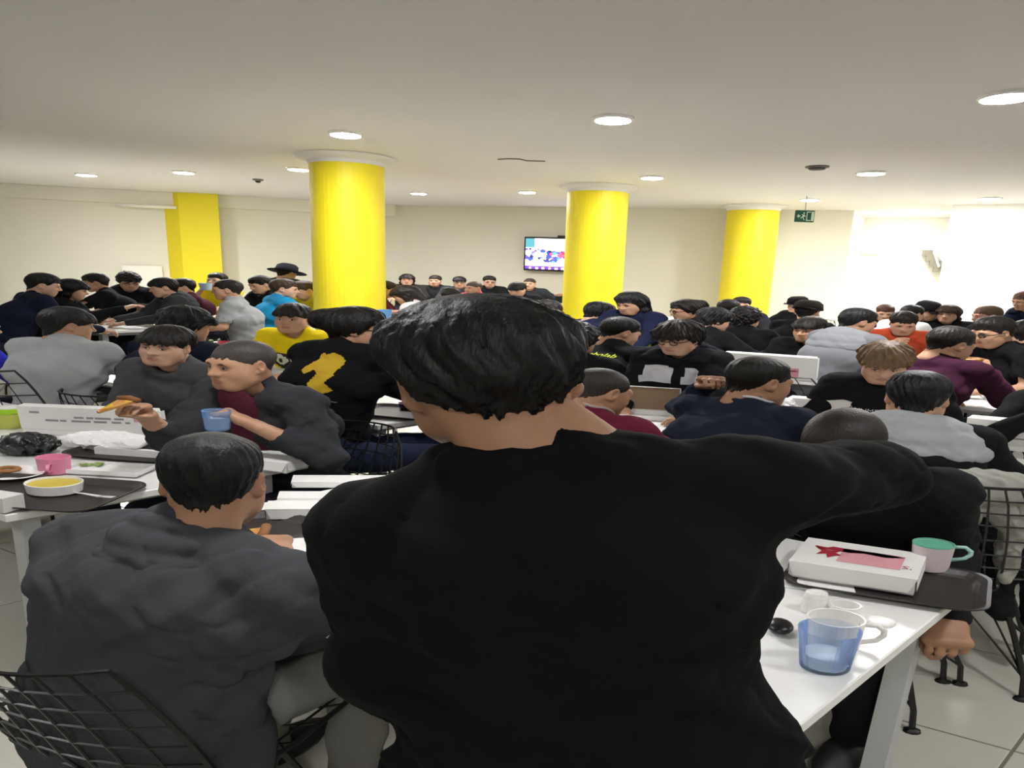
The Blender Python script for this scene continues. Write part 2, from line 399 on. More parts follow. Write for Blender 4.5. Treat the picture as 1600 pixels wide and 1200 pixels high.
def ik(S, T, l1, l2, pole):
    d = T-S; L = np.linalg.norm(d); m = (l1+l2)*.985
    if L > m: T = S+d*(m/L); d = T-S; L = m
    u = d/L; a = (l1*l1-l2*l2+L*L)/(2*L); hgt = math.sqrt(max(l1*l1-a*a, 0))
    p = pole-u*(pole@u); p = p/(np.linalg.norm(p)+1e-9)
    return S+u*a+p*hgt, T

PEOPLE = {}
ARMS = {  # right-hand wrist target: (side, forward, height above ground or 'h' from head)
    'table': (.17, .40, .81), 'near': (.12, .30, .80), 'far': (.2, .52, .82), 'mouth': ('h', .05, .17, -.15), 'eat': ('h', .08, .20, -.20), 'cheek': ('h', .11, .12, -.11),
    'lap': (.13, .26, .66), 'hang': (.27, .02, .52), 'chest': (.10, .32, .98), 'phone': (.08, .34, .95)}
def person(key, label, cx, yt, D, yaw, top='#141416', sleeve='long', hair='short', hc='#15120f', skin='#c79f86', lean=12, hy=0, hp=8, hr=0,
           arms=('table', 'table'), hands=('relax', 'relax'), lod=2, kind='tee', stand=False, jeans='#20242e', size=1., hood=None, hoodlod=None,
           glasses=False, extra=None, chair=True, shirt_h=None, fold=1., legs=0, face=(1., 1.), broadk=None, hs=1., twist=0, openj=None, brow=None, zoff=0, elbow=(0, 0), collar=None, sit=None, sw=1., puff=0., nkx=0., shift=0., nlen=.128, drop=(0, 0), chairlift=0., chair_at=None, hem=0., cuth=.004, girth=.92, cdrop=0., cutr=.049, cutx=.65, neckr=.049, hoodk=1., fullsize=False, chestq=1., band=None):
    if not fullsize: size = size*.88
    k = SP if broadk is None else broadk
    hh = {0: .0042, 1: .0062, 2: .0095}[lod]; ch = shirt_h or {0: .0095, 1: .013, 2: .02}[lod]
    tt = {'cap': .03, 'hood': .035}.get(hair) or HAIR[hair]['tt']
    top_off = (.117+tt*.85)*size
    Hw = ony(cx, yt, D); Hw[2] -= top_off; Hw[2] += zoff
    a = R_(lean); t = np.array([0, math.sin(a), math.cos(a)])
    RH = rz(-hy) @ rx(-hp) @ ry(hr)                         # head turn: hy to its right, hp down
    RHn = rx(-hp*.6)
    nk = RHn @ np.array([nkx, .035, nlen])*size
    zp = .92 if stand else (sit or .56)
    L = (Hw[2]-nk[2]-zp)/t[2]
    Lm = (.43, .60)
    if L > Lm[1]: zp += (L-Lm[1])*t[2]; L = Lm[1]
    if L < Lm[0]: zp -= (Lm[0]-L)*t[2]; L = Lm[0]
    hw = size
    Pv = np.array([shift, 0, zp]); N = np.array([0, 0, zp])+t*L; Hc = N+nk
    off = yawm(yaw) @ np.array([Hc[0], Hc[1], 0]); root = np.array([Hw[0]-off[0]*k, Hw[1]-off[1], 0.])
    def local_of(W):                                         # a world point in the local unstretched frame
        v = np.array(W, float)-root; v[0] /= k; return yawm(yaw).T @ v
    C = Pv*np.array([.0, 1, 1])+t*L*.64+np.array([0, -.025, 0])
    ex = np.array([1., 0, 0]); Rt = rz(-twist); ext = Rt @ ex
    sh = {}; elb = {}; wri = {}; hpos = {}
    for i, sg in enumerate((1, -1)):                         # right, left
        S = N-t*(.05+drop[i])+ext*sg*.17*hw*sw+np.array([0, .005, 0])
        A = arms[i]
        if isinstance(A, str):
            A = ARMS[A]
        if A[0] == 'h': T = Hc+Rt @ np.array([sg*A[1], A[2], A[3]])
        elif A[0] == 'w': T = local_of(A[1])
        elif A[0] in ('ew', 'ww'): T = S
        elif A[0] == 's': T = S+np.array([sg*A[1], A[2], A[3]])
        else: T = np.array([sg*A[0], A[1]+N[1]*.5, A[2]])
        pole = np.array([sg*(.6+elbow[i]), -.35, -.75])
        if A[0] == 'ww': E = local_of(A[1]); T = local_of(A[2])
        elif A[0] == 'ew': E = S+np.array([sg*A[1][0], A[1][1], A[1][2]]); T = E+np.array([sg*A[2][0], A[2][1], A[2][2]])
        else: E, T = ik(S, T, .285*hw, .26*hw, pole)
        sh[sg], elb[sg], wri[sg] = S, E, T
    # --- clothed torso
    g = .0
    def torso(d):
        P = [cone(Pv+np.array([0, 0, .02]), C, .112-d+puff, .122-d+puff, k=.06, e=ext, q=1.38*(.5+.5*sw)*girth), cone(C, N-t*.06, .102-d+puff, .07-d+puff*.5, k=.06, e=ext, q=1.75*(.3+.7*sw)*chestq)]
        P += [cone(C+t*.02+ext*.06*girth, C+t*.02-ext*.06*girth, .105-d, k=.06)]
        for sg in (1, -1): P += [cone(N-t*.024+ext*sg*.05, sh[sg], .05-d+puff*.4, .062-d+puff, k=.05)]
        return P
    V1 = torso(.016+.017*fold*(1.6 if lod == 0 else .6)); 
    for sg in (1, -1): V1 += [cone(sh[sg], elb[sg], .046, .040, k=.025), cone(elb[sg], wri[sg], .040, .026, k=.02)]
    V1 += [cone(N+np.array([0, .010, 0]), N+nk*.45, neckr, .053, k=.012)]
    hip = {}
    for sg in (1, -1):
        if stand: Hp = Pv+np.array([sg*.09, 0, -.04]); K = np.array([sg*.1, .03, .5]); A_ = np.array([sg*.1, -.02, .09])
        else: Hp = Pv+np.array([sg*.085, .0, -.03]); K = np.array([sg*.12, .42, zp-.05]); A_ = np.array([sg*.12, .38+legs, .09])
        hip[sg] = (Hp, K, A_)
        V1 += [cone(Hp, K, .075, .055, k=.03), cone(K, A_, .052, .036, k=.02)]
    BV, BF = solid(V1, {0: .012, 1: .015, 2: .024}[lod], pad=.02)
    V, F, MI = [BV], [BF], [np.zeros(len(BF), int)]; n = len(BV)
    def addm(v, f, m):
        nonlocal n
        V.append(v); F.append(np.asarray(f)+n) if isinstance(f, np.ndarray) else F.append([[i+n for i in q] for q in f]); MI.append(np.full(len(f), m) if np.isscalar(m) else np.asarray(m)); n += len(v)
    hv, hf, hl = head_mesh(lod)
    hv = hv*np.array([face[0], 1, face[1]])*size
    addm(hv @ RH.T+Hc, hf, hl)
    # eyes and brows, on the head
    mb = MB()
    for sg in (1, -1):
        c = np.array([sg*.031*face[0], .0800, .003*face[1]])
        if lod < 2: mb.ball(c, (.0145, .0072, .0056), rz(sg*-14), m=2, nu=10, nv=6); mb.ball(c+np.array([0, .0050, -.0003]), (.0062, .0030, .0052), m=3, nu=8, nv=6)
        else: mb.ball(c, (.0125, .0066, .0055), m=3, nu=8, nv=6)
        mb.tube([c+np.array([sg*-.016, .0075, .0185]), c+np.array([sg*.002, .0105, .0235]), c+np.array([sg*.020, -.001, .0185])], [.0030, .0042, .0024], 5, m=4)
        if lod < 2: mb.tube([c+np.array([-.0145, .002, .001]), c+np.array([-.006, .0064, .0054]), c+np.array([.006, .0064, .0054]), c+np.array([.0145, .002, .001])], .0016, 4, m=3)
    if lod < 2: mb.tube([(-.018*face[0], .0885, -.0632), (0, .0962, -.0628), (.018*face[0], .0885, -.0632)], .0012, 4, m=3)
    addm(mb.arr()*size @ RH.T+Hc, mb.F, mb.MI)
    for i, sg in enumerate((1, -1)):
        if hands[i] is None: continue
        gv, gf = hand_mesh(hands[i], .0046 if lod < 2 else .0065); gv = gv.copy(); gf = gf.copy()
        if sg < 0: gv[:, 0] *= -1; gf = gf[:, ::-1]
        y = wri[sg]-elb[sg]; y /= np.linalg.norm(y)
        z = np.array([0, 0, 1.]); A = arms[i]
        if A == 'cheek': z = np.array([sg*.8, .5, 0])
        if A in ('mouth', 'eat', 'chest'): z = np.array([sg*.7, .7, .1])
        z = z-y*(z@y); z /= np.linalg.norm(z)+1e-9; x = np.cross(y, z)
        M_ = np.stack([x, y, z], 1); addm(gv*hw @ M_.T+wri[sg], gf, 0)
        hpos[sg] = wri[sg]+M_ @ np.array([-.01, .10, -.03])
    allF = []
    for f in F: allF += f.tolist() if isinstance(f, np.ndarray) else f
    sm = skinm(skin); hm = hairm(hc)
    W_ = lambda v: broad(v, yaw, k)
    body = mesh_obj('person', W_(np.concatenate(V)), allF, [sm, mat('lips_'+skin, [min(1, c) for c in (int(skin[1:3], 16)/255*.88, int(skin[3:5], 16)/255*.76, int(skin[5:7], 16)/255*.76)], .45), EYEW, IRIS, hairm(brow or hc)], None, tuple(root), True, np.concatenate(MI))
    tag(body, label, 'person')
    # --- hair / cap / hood
    if hair == 'cap':
        hv_, hf_ = hair_mesh('short', hh, abs(hash(key)) % 1000 if False else sum(map(ord, key))); mesh_obj('hair', W_(hv_*size @ RH.T+Hc), hf_, hm, body, smooth=True)
    elif hair is not None:
        hv_, hf_ = hair_mesh(hair, hh, sum(map(ord, key))); mesh_obj('hair', W_(hv_*size*hs*np.array([face[0], 1, 1]) @ RH.T+Hc), hf_, hm, body, smooth=True)
    # --- shirt
    S1 = torso(0)+[cone(N-t*.035, N+t*(.016-cdrop)+np.array([nkx*.12, .004, 0]), .073, .0615, k=.03)]
    for sg in (1, -1):
        if sleeve == 'long':
            w = elb[sg]+(wri[sg]-elb[sg])*.93
            S1 += [cone(sh[sg], elb[sg], .064+puff, .055+puff, k=.03), cone(elb[sg], w, .054+puff, .04+puff*.5, k=.025)]
        elif sleeve == 'push':
            w = elb[sg]+(wri[sg]-elb[sg])*.45
            S1 += [cone(sh[sg], elb[sg], .064, .056, k=.03), cone(elb[sg], w, .054, .05, k=.025)]
        else:
            w = sh[sg]+(elb[sg]-sh[sg])*.72
            S1 += [cone(sh[sg], w, .066, .064, k=.03), cone(w, w+(elb[sg]-sh[sg])*.5, .052, .046, k=.012, op=-1)]
    if band: S1 += [cone(N+np.array(band[0]), N+np.array(band[1]), band[2], k=.02)]
    if hem: S1 += [cone(Pv+np.array([.03, .0, -hem]), Pv-np.array([.03, 0, hem]), .118+puff, k=.08, e=ext, q=1.5), cone(Pv, Pv-np.array([0, 0, hem]), .118+puff, k=.06, e=ext, q=1.55)]
    nd = nk/np.linalg.norm(nk)
    S1 += [cone(N+t*cuth+np.array([nkx*cutx, .034, 0]), N+nk*.95+np.array([0, .01, 0]), cutr, .056, k=.010, op=-1)]
    if kind in ('hoodie', 'jacket'): fa, ff = .007, 32
    elif kind == 'sweater': fa, ff = .006, 30
    else: fa, ff = .005, 34
    fa *= fold; ks = sum(map(ord, key)) % 40
    def post(Vv, X, Y, Z): return Vv+fa*wr3(X, Y, Z, ff, ks)+fa*.4*wr3(X, Y, Z, ff*2.1, ks+3)+(fa*.9*np.maximum(0, 1-np.abs(wr3(X, Y, Z, ff*.8, ks+9))*3.5)**2 if lod == 0 else 0) if lod < 2 else Vv+fa*.7*wr3(X, Y, Z, 26, ks)
    sv, sf = solid(S1, ch, pad=.03, post=post)
    name = {'tee': 'tshirt', 'sweater': 'sweater', 'hoodie': 'hoodie', 'jacket': 'jacket', 'long': 'long_sleeved_shirt'}[kind]
    so = mesh_obj(name, W_(sv), sf, cloth(top), body, smooth=True)
    if collar:
        c0 = N+t*cuth+np.array([nkx*.65, .016, 0]); zz = (N+nk*.9)-c0; zz = zz/np.linalg.norm(zz); xx = ex-zz*(ex@zz); xx /= np.linalg.norm(xx); yy = np.cross(zz, xx); ring = []
        bv = BVHTree.FromPolygons(sv.tolist(), sf.tolist())
        for q in np.linspace(0, 6.283, 29)[:-1]:
            for rr in (.061, .066, .071):
                p = c0+(xx*math.cos(q)+yy*math.sin(q))*rr+zz*.06; hit = bv.ray_cast(Vector(p), Vector(-zz), .13)
                if hit[0] is not None: break
            ring.append(zz@(np.array(hit[0])-c0) if hit[0] is not None else -.01)
        ring = np.array(ring); ring = .5*ring+.25*np.roll(ring, 1)+.25*np.roll(ring, -1)
        ring = [c0+(xx*math.cos(q)+yy*math.sin(q))*.061+zz*r_ for q, r_ in zip(np.linspace(0, 6.283, 29)[:-1], ring)]
        cb = MB().tube(ring, .0065, 6, closed=True); mesh_obj('collar', W_(cb.arr()), cb.F, cloth(collar or top), so, smooth=True)
    if openj:                                                # an open jacket over a shirt of another colour
        ov = [ell(C+t*.09+np.array([0, .1, 0]), (.062, .05, .16), rx(-lean), k=.02), ell(C-t*.06+np.array([0, .115, 0]), (.05, .045, .16), rx(-lean), k=.02)]
        ov += [cone(N-t*.012+np.array([0, .03, 0]), N+nk*.9, .058, .065, k=.012, op=-1)]
        v_, f_ = solid(ov, ch*.8); mesh_obj('tshirt', W_(v_), f_, cloth(openj), body, smooth=True)
    if hood:
        H1 = []
        for j, (r, zb, tr) in enumerate([(a_*hoodk, b_*hoodk, c_*(.6+.4*hoodk)) for a_, b_, c_ in ((.080, .036, .021), (.110, .004, .026), (.142, -.044, .030), (.160, -.100, .032))]):
            ps = []
            for q in np.linspace(-1, 1, 13):
                an = q*(2.25-.28*j); back = math.cos(an*.62)
                tr_ = tr if puff > .015 else tr*1.3
                ps.append((N+np.array([nkx*.4+r*(1.12-.03*j)*math.sin(an), -r*.92*math.cos(an)+.012, zb*back-.030*(1-back)-.02*abs(q)]), tr_*(1-(.55 if puff > .015 else .25)*abs(q)**3)))
            H1 += [cone(p0, p1, r0, r1, k=.011 if puff > .015 else .03) for (p0, r0), (p1, r1) in zip(ps[:-1], ps[1:])]
        H1 += [ell(N+np.array([0, -.085, -.05]), (.09, .045, .06), k=.04), cone(N+nk*.1+np.array([0, .03, 0]), N+nk*1., .05, .056, k=.015, op=-1)]
        hk = 46 if lod else 38
        def ph_(Vv, X, Y, Z): return Vv+.0045*np.maximum(0, 1-np.abs(wr3(X, Y, Z, hk*.7, ks+12))*3.5)**2+.0032*fold*wr3(X, Y, Z, hk, ks+5)+.0016*fold*wr3(X, Y, Z, hk*2.3, ks+7)
        v_, f_ = solid(H1, (hoodlod or ch*.75), post=ph_); mesh_obj('hood', W_(v_), f_, cloth(hood), so, smooth=True)
    # --- trousers and shoes
    T1 = [cone(Pv+np.array([.05, 0, 0]), Pv-np.array([.05, 0, 0]), .122, k=.05)]
    for sg in (1, -1):
        Hp, K, A_ = hip[sg]; T1 += [cone(Hp, K, .09, .07, k=.04), cone(K, A_, .068, .054, k=.03)]
    def pj(Vv, X, Y, Z): return Vv+.005*wr3(X, Y, Z, 36, 11)
    tv, tf = solid(T1, {0: .016, 1: .024, 2: .034}[lod], post=pj); mesh_obj('trousers', W_(tv), tf, cloth(jeans), body, smooth=True)
    for sg in (1, -1):
        A_ = hip[sg][2]; sb = MB().ball(A_+np.array([0, .07, -.045]), (.05, .135, .045), nu=12, nv=6)
        sb.V[-1][:, 2] = np.maximum(sb.V[-1][:, 2], .004); mesh_obj('shoe', W_(sb.arr()), sb.F, mat('dark_shoe_leather', '#1d1c1d', .6), body, smooth=True)
    if glasses:
        gb = MB()
        for sg in (1, -1):
            c = np.array([sg*.032, .1, .003]); q = np.linspace(0, 6.283, 17)[:-1]
            gb.tube(np.stack([c[0]+.022*np.cos(q), c[1]-.006*np.abs(np.cos(q)), c[2]+.017*np.sin(q)], 1), .0034, 5, closed=True)
            gb.tube([c+np.array([sg*.021, -.004, .006]), (sg*.078, .08, .01), (sg*.083, .0, .006)], .0030, 4)
        gb.tube([(-.011, .099, .008), (0, .103, .01), (.011, .099, .008)], .002, 4)
        mesh_obj('glasses', W_(gb.arr()*size @ RH.T+Hc), gb.F, GLASSF, body)
    info = dict(root=root, yaw=yaw, k=k, N=N, C=C, t=t, Hc=Hc, RH=RH, sh=sh, elb=elb, wri=wri, hand=hpos, body=body, shirt=so, W=W_, sv=sv, sf=sf, zp=zp, local_of=local_of, ext=ext)
    info['world'] = lambda p: root+W_(np.array([p]))[0]
    PEOPLE[key] = info
    if chair and not stand: wire_chair(root if chair_at is None else root+np.array(chair_at), yaw, key, zp, lift=chairlift)
    return info

def print_on(key, pts, faces, ctr, up, side, back, col, name='print', lift=.004, m=None):
    """put a flat figure (u across, v up, metres) onto a shirt: cast it onto the cloth"""
    I = PEOPLE[key]; bv = BVHTree.FromPolygons(I['sv'].tolist(), I['sf'].tolist())
    out = []; d = np.cross(side, up)*(1 if back else 1); d = d/np.linalg.norm(d)
    for (u, v) in pts:
        p = ctr+side*u+up*v
        hit = bv.ray_cast(Vector(p+d*.35), Vector(-d))
        out.append(np.array(hit[0])+d*lift if hit[0] is not None else p)
    return mesh_obj(name, I['W'](np.array(out)), faces, m or mat('print_'+col, col, .8), I['shirt'])
def frame_of(key, back, sx=0., sz=-.18):
    I = PEOPLE[key]; t = I['t']; N = I['N']
    side = I['ext']*(1 if back else -1); c = N+t*sz+side*sx
    return c, t, side
def grid_shape(poly, step):
    """a filled outline as small squares"""
    P = np.array(poly); x0, y0 = P.min(0); x1, y1 = P.max(0); nx = int((x1-x0)/step)+1; ny = int((y1-y0)/step)+1
    def inside(x, y):
        r = False; j = len(P)-1
        for i in range(len(P)):
            if (P[i][1] > y) != (P[j][1] > y) and x < (P[j][0]-P[i][0])*(y-P[i][1])/(P[j][1]-P[i][1])+P[i][0]: r = not r
            j = i
        return r
    idx = {}; pts = []; F = []
    def vid(i, j):
        if (i, j) not in idx: idx[(i, j)] = len(pts); pts.append((x0+i*step, y0+j*step))
        return idx[(i, j)]
    for i in range(nx):
        for j in range(ny):
            if inside(x0+(i+.5)*step, y0+(j+.5)*step): F.append([vid(i, j), vid(i+1, j), vid(i+1, j+1), vid(i, j+1)])
    return pts, F
def text_shape(s, size):
    c = bpy.data.curves.new('text', 'FONT'); c.body = s; c.size = size; c.align_x = 'CENTER'; c.align_y = 'CENTER'; c.resolution_u = 2
    o = bpy.data.objects.new('text', c); COL.objects.link(o)
    dg = bpy.context.evaluated_depsgraph_get(); me = bpy.data.meshes.new_from_object(o.evaluated_get(dg))
    pts = [(v.co.x, v.co.y) for v in me.vertices]; F = [list(p.vertices) for p in me.polygons]
    bpy.data.objects.remove(o); bpy.data.curves.remove(c); bpy.data.meshes.remove(me)
    return pts, F
# ------------------------------------------------------------------ room
CZ = 2.85
def P2(px, py): return onz(px, py, CZ)[:2]
A_ = P2(628, 321.5); L0 = P2(0, 287); B_ = P2(1335, 329); Bp = P2(1352, 341); Cp = P2(1487, 340.5); C_ = P2(1488, 320); E_ = P2(1640, 317.5)
L1 = L0+(L0-A_)*.25; E1 = E_+(E_-C_)*1.2
BACK_Y = -2.6
L2 = np.array([L1[0]-.8, BACK_Y]); E2 = np.array([E1[0]+.6, BACK_Y])
def wall(name, p, q, m, z0=0., z1=CZ, th=.18):
    p, q = np.array(p), np.array(q); d = (q-p)/np.linalg.norm(q-p); n = np.array([-d[1], d[0]])*th    # thickness to the outside (left of p->q)
    return tag(MB().prism([tuple(p-d*.0), tuple(q+d*.0), tuple(q+n), tuple(p+n)], z0, z1).obj(name, m), kind='structure')
wl = wall('wall_left', L1, A_, WALL); wb = wall('wall_back', A_, B_, WALL)
wall('wall_bay_side', B_, Bp, WALLW); wbb = wall('wall_bay', Bp, Cp, WALLW); wall('wall_bay_return', Cp, C_, WALLW); wr_ = wall('wall_right', C_, E1, WALLW)
wall('wall_side', E1, E2, WALL); wall('wall_front', E2, L2, WALL); wall('wall_corner', L2, L1, WALL)
outline = [tuple(x) for x in (L1, A_, B_, Bp, Cp, C_, E1, E2, L2)][::-1]
big = [(-24, BACK_Y-.3), (24, BACK_Y-.3), (24, 30), (-24, 30)]
tag(MB().prism(big, CZ, CZ+.15).obj('ceiling', CEIL), kind='structure')
floor = tag(MB().prism(big, -.15, -.004).obj('floor', GROUT), kind='structure')
# floor tiles, laid square to the tables
TS = .6
cor = [np.array([a*(TS-.008)/2, b*(TS-.008)/2]) for a, b in ((-1, -1), (1, -1), (1, 1), (-1, 1))]
tv_ = []
for zz, kk in ((-.006, 1.), (-.001, 1.), (0, .992)):
    for c in cor:
        p = DV*c[1]*kk-EV*c[0]*kk; tv_.append((p[0]*ST, p[1], zz))
tf_ = [[8, 9, 10, 11]]+[[r*4+i, r*4+(i+1) % 4, r*4+4+(i+1) % 4, r*4+4+i] for r in (0, 1) for i in range(4)]
tme = bpy.data.meshes.new('tile'); tme.from_pydata(tv_, [], tf_); tme.materials.append(TILE)
cells = []
for i in range(-24, 40):
    for j in range(-24, 40):
        w = WDE(2.22+TS*(i+.5)-.6*6, .324+TS*(j+.5)-.6*6)
        if -1.0 < w[1] < 15.5 and abs(w[0]) < 1.6+w[1]*.95: cells.append((math.hypot(w[0]*.7, w[1]), w))
cells.sort(key=lambda c: c[0])
for _, w in cells[:290]:
    o = bpy.data.objects.new('tile', tme); COL.objects.link(o); o.parent = floor; o.location = (w[0], w[1], 0)
fb = MB()
for _, w in cells[290:]: fb.add(np.array(tv_)+np.array([w[0], w[1], 0]), tf_)
tag(fb.obj('distant_tiles', TILE, floor), kind='stuff')

def onwall(px, py, p, q):
    d = ray(px, py); n = np.array([-(q-p)[1], (q-p)[0], 0.]); t = (n @ (np.array([p[0], p[1], 0])-np.array([0, 0, CAM_H])))/(n @ d)
    return np.array([0, 0, CAM_H])+d*t
# bulkhead along the left wall
dL = (A_-L1)/np.linalg.norm(A_-L1); nL = np.array([dL[1], -dL[0]])
def along(px): 
    w = onwall(px, 320, L0, A_); return w[:2]
tag(MB().prism([tuple(L1), tuple(A_-dL*.2), tuple(A_-dL*.2+nL*.22), tuple(L1+nL*.22)], CZ-.27, CZ-.002).obj('trim_1', WALL), kind='structure')
pb = MB(); a = along(188)+nL*.3; b = along(279)+nL*.3
pb.tube([(a[0], a[1], 2.53), (b[0], b[1], 2.53)], .035, 10)
tag(pb.obj('pipe', WALLW, smooth=True), 'thin white pipe under the bulkhead running to the square yellow pillar', 'pipe')
# low white panel left of the pillar
a = along(183)+nL*.03; b = along(246)+nL*.03
tag(MB().prism([tuple(a), tuple(b), tuple(b+nL*.08), tuple(a+nL*.08)], .0, onwall(215, 415, L0, A_)[2]).obj('trim_2', WALLW), kind='structure')

# yellow square pillar
pc = P2(277, 300.5); pr = np.array([.83, .10]); pl = np.array([-.58, .28])
sp = MB().prism([tuple(pc), tuple(pc+pr), tuple(pc+pr+pl), tuple(pc+pl)], 0, CZ-.003)
tag(sp.obj('square_pillar', YEL), 'square yellow pillar with two faces showing at the left wall', 'pillar', kind='structure')
def column(px, py, r, label, cap):
    c = P2(px, py); t = thing('round_column', label, 'column', (c[0], c[1], 0), 'round yellow columns'); t['kind'] = 'thing'
    MB().lathe([(r, 0), (r, CZ-.09)], 48).obj('shaft', YEL, t, smooth='auto')
    MB().lathe([(r+.005, CZ-.10), (r+.02, CZ-.06), (cap*.8+r*.2, CZ-.03), (cap, CZ-.004)], 48).obj('capital', CEIL, t, smooth='auto')
column(542, 247, .455, 'thickest round yellow column, rising behind the person in the horse print shirt', .62)
column(935, 292, .49, 'round yellow column standing in front of the wall television', .64)
column(1178, 322, .50, 'slimmest round yellow column, beside the green exit sign', .62)

# ------------------------------------------------------------------ lamps
def lamp(px, py, label, pw=LAMP_POWER, r=.145, tint=(1., .99, 1.), at=None):
    w = onz(px, py, CZ) if at is None else at; t = thing('ceiling_downlight', label, 'ceiling light', (w[0], w[1], CZ), 'round ceiling downlights')
    MB().lathe([(r+.022, 0), (r+.02, -.014), (r, -.026), (r-.004, -.002)], 32).obj('frame', CHINA, t, smooth='auto')
    m = bpy.data.materials.get('lamp_glow_%g' % pw)
    if not m:
        m = bpy.data.materials.new('lamp_glow_%g' % pw); m.use_nodes = True; b = m.node_tree.nodes['Principled BSDF']
        b.inputs['Base Color'].default_value = (1, 1, 1, 1); b.inputs['Emission Color'].default_value = (*tint, 1); b.inputs['Emission Strength'].default_value = pw
    MB().lathe([(r-.005, -.006), (r*.96, -.018), (r*.8, -.028), (r*.4, -.034), (.001, -.036)], 32).obj('diffuser', m, t, smooth=True)
lamp(958, 184, 'ceiling downlight just above the dark haired standing person, in front of the smoke detector')
lamp(1575, 148, 'largest ceiling downlight, cut by the right edge of the photo')
lamp(540, 208, 'ceiling downlight directly in front of the thickest yellow column')
lamp(135, 272, 'ceiling downlight farthest to the left, over the left wall', 115.)
lamp(287, 268, 'ceiling downlight above the square yellow pillar', 100.)
lamp(466, 263, 'ceiling downlight half hidden by the top of the thickest yellow column')
lamp(654, 301, 'small ceiling downlight just right of the thickest yellow column')
lamp(824, 299, 'small ceiling downlight above the wall television')
lamp(1019, 276, 'ceiling downlight just right of the column by the television')
lamp(1361, 269, 'ceiling downlight right of the ceiling vent')
lamp(1265, 311, 'ceiling downlight above the green exit sign', 80.)
lamp(1418, 333, 'added ceiling downlight brightening the bay at right', 60.)  # no fixture known in the bay; lamp added to brighten its walls
lamp(1546, 309, 'ceiling downlight over the white wall at far right', WASH_POWER)

for (x_, y_, l_) in ((2.3, 1.0, 'unseen extra downlight over the near end of the front right table, above the photo'), (-1.0, 1.9, 'unseen extra downlight over the hooded jacket, above the photo'), (-3.2, .6, 'unseen fill downlight behind the viewer on the left'), (.2, -1.2, 'unseen fill downlight behind the viewer'), (4.6, -.4, 'unseen fill downlight behind the viewer on the right'), (5.6, 2.6, 'unseen extra downlight outside the right edge over the front tables'), (-5., 3.8, 'unseen extra downlight outside the left edge over the left table')):  # unseen extra lamps, added beyond the view to lift foreground and near ceiling
    lamp(0, 0, l_, NEAR_POWER, at=(x_, y_, CZ))
# smoke detector, vent, ceiling crease
w = onz(403, 280, CZ); t = thing('smoke_detector', 'small dark smoke detector on the ceiling left of the thickest column', 'detector', w)
MB().lathe([(.09, 0), (.085, -.02), (.05, -.03)], 20).obj('base', mat('grey_plastic', '#6d6a63', .6), t, smooth='auto')
MB().lathe([(.045, -.028), (.04, -.05), (.02, -.06)], 16).obj('sensor', BLACKP, t, smooth='auto')
w = onz(1277, 260, CZ); t = thing('ceiling_vent', 'round grey louvred ceiling vent near the downlight over the exit side', 'vent', w)
MB().lathe([(.13, 0), (.125, -.015), (.1, -.02)], 24).obj('rim', mat('grey_plastic', '#6d6a63', .6), t, smooth='auto')
MB().lathe([(.095, -.018), (.085, -.035), (.03, -.04)], 24).obj('louvre', mat('dark_grille', '#3d3b37', .7), t, smooth='auto')
cr = [onz(x, y, CZ-.006) for x, y in ((778, 249), (795, 248), (812, 248.5), (822, 251), (835, 251.5), (852, 252))]
c0 = cr[0]; o = MB().tube([p-c0 for p in cr], .008, 6).obj('ceiling_crack', mat('grey_crack', '#8a8376', .7), None, loc=tuple(c0))  # crack line in the ceiling, drawn as a thin grey tube
tag(o, 'thin grey cable lying along the ceiling above the television column', 'crack')

# ------------------------------------------------------------------ television, exit sign, bay opening
p0, p1 = onwall(822, 396, A_, B_), onwall(918, 396, A_, B_); hgt = onwall(822, 370, A_, B_)[2]-onwall(822, 422, A_, B_)[2]
dB = (B_-A_)/np.linalg.norm(B_-A_); nB = np.array([dB[1], -dB[0]]); wdt = np.linalg.norm(p1-p0); mid = (p0+p1)/2; zc = (onwall(822, 370, A_, B_)[2]+onwall(822, 422, A_, B_)[2])/2
tvr = np.array([[dB[0], -nB[0], 0], [dB[1], -nB[1], 0], [0, 0, 1]])
t = thing('wall_television', 'flat television showing a crowd scene on the cream back wall', 'television', (mid[0]+nB[0]*.16, mid[1]+nB[1]*.16, zc))
def tvb(c, d, bev=0): return MB().box(c, d, m=0, bev=bev).xf(lambda v: v @ tvr.T)
tvb((0, 0, 0), (wdt, .06, hgt), .012).obj('casing', BLACKP, t)
tvb((0, .09, 0), (wdt*.35, .14, hgt*.4)).obj('wall_bracket', mat('dark_steel', '#26262a', .5, metal=.5), t)
tvb((wdt*.1, .0, hgt*.5+.02), (.2, .05, .045)).obj('camera_bar', BLACKP, t)
# screen: a picture of small coloured patches
ms = bpy.data.materials.new('television_picture'); ms.use_nodes = True; nt = ms.node_tree; bs = nt.nodes['Principled BSDF']
at = nt.nodes.new('ShaderNodeVertexColor'); at.layer_name = 'picture'
nt.links.new(at.outputs[0], bs.inputs['Emission Color']); bs.inputs['Emission Strength'].default_value = 1.0; bs.inputs['Base Color'].default_value = (.01, .01, .01, 1)
nx, ny = 84, 48; SV = [((i/nx-.5)*(wdt-.07), -.034, (j/ny-.5)*(hgt-.08)) for j in range(ny+1) for i in range(nx+1)]
SF = [[j*(nx+1)+i, j*(nx+1)+i+1, (j+1)*(nx+1)+i+1, (j+1)*(nx+1)+i] for j in range(ny) for i in range(nx)]
so = mesh_obj('screen', np.array(SV) @ tvr.T, SF, ms, t); vc = so.data.color_attributes.new('picture', 'FLOAT_COLOR', 'CORNER')
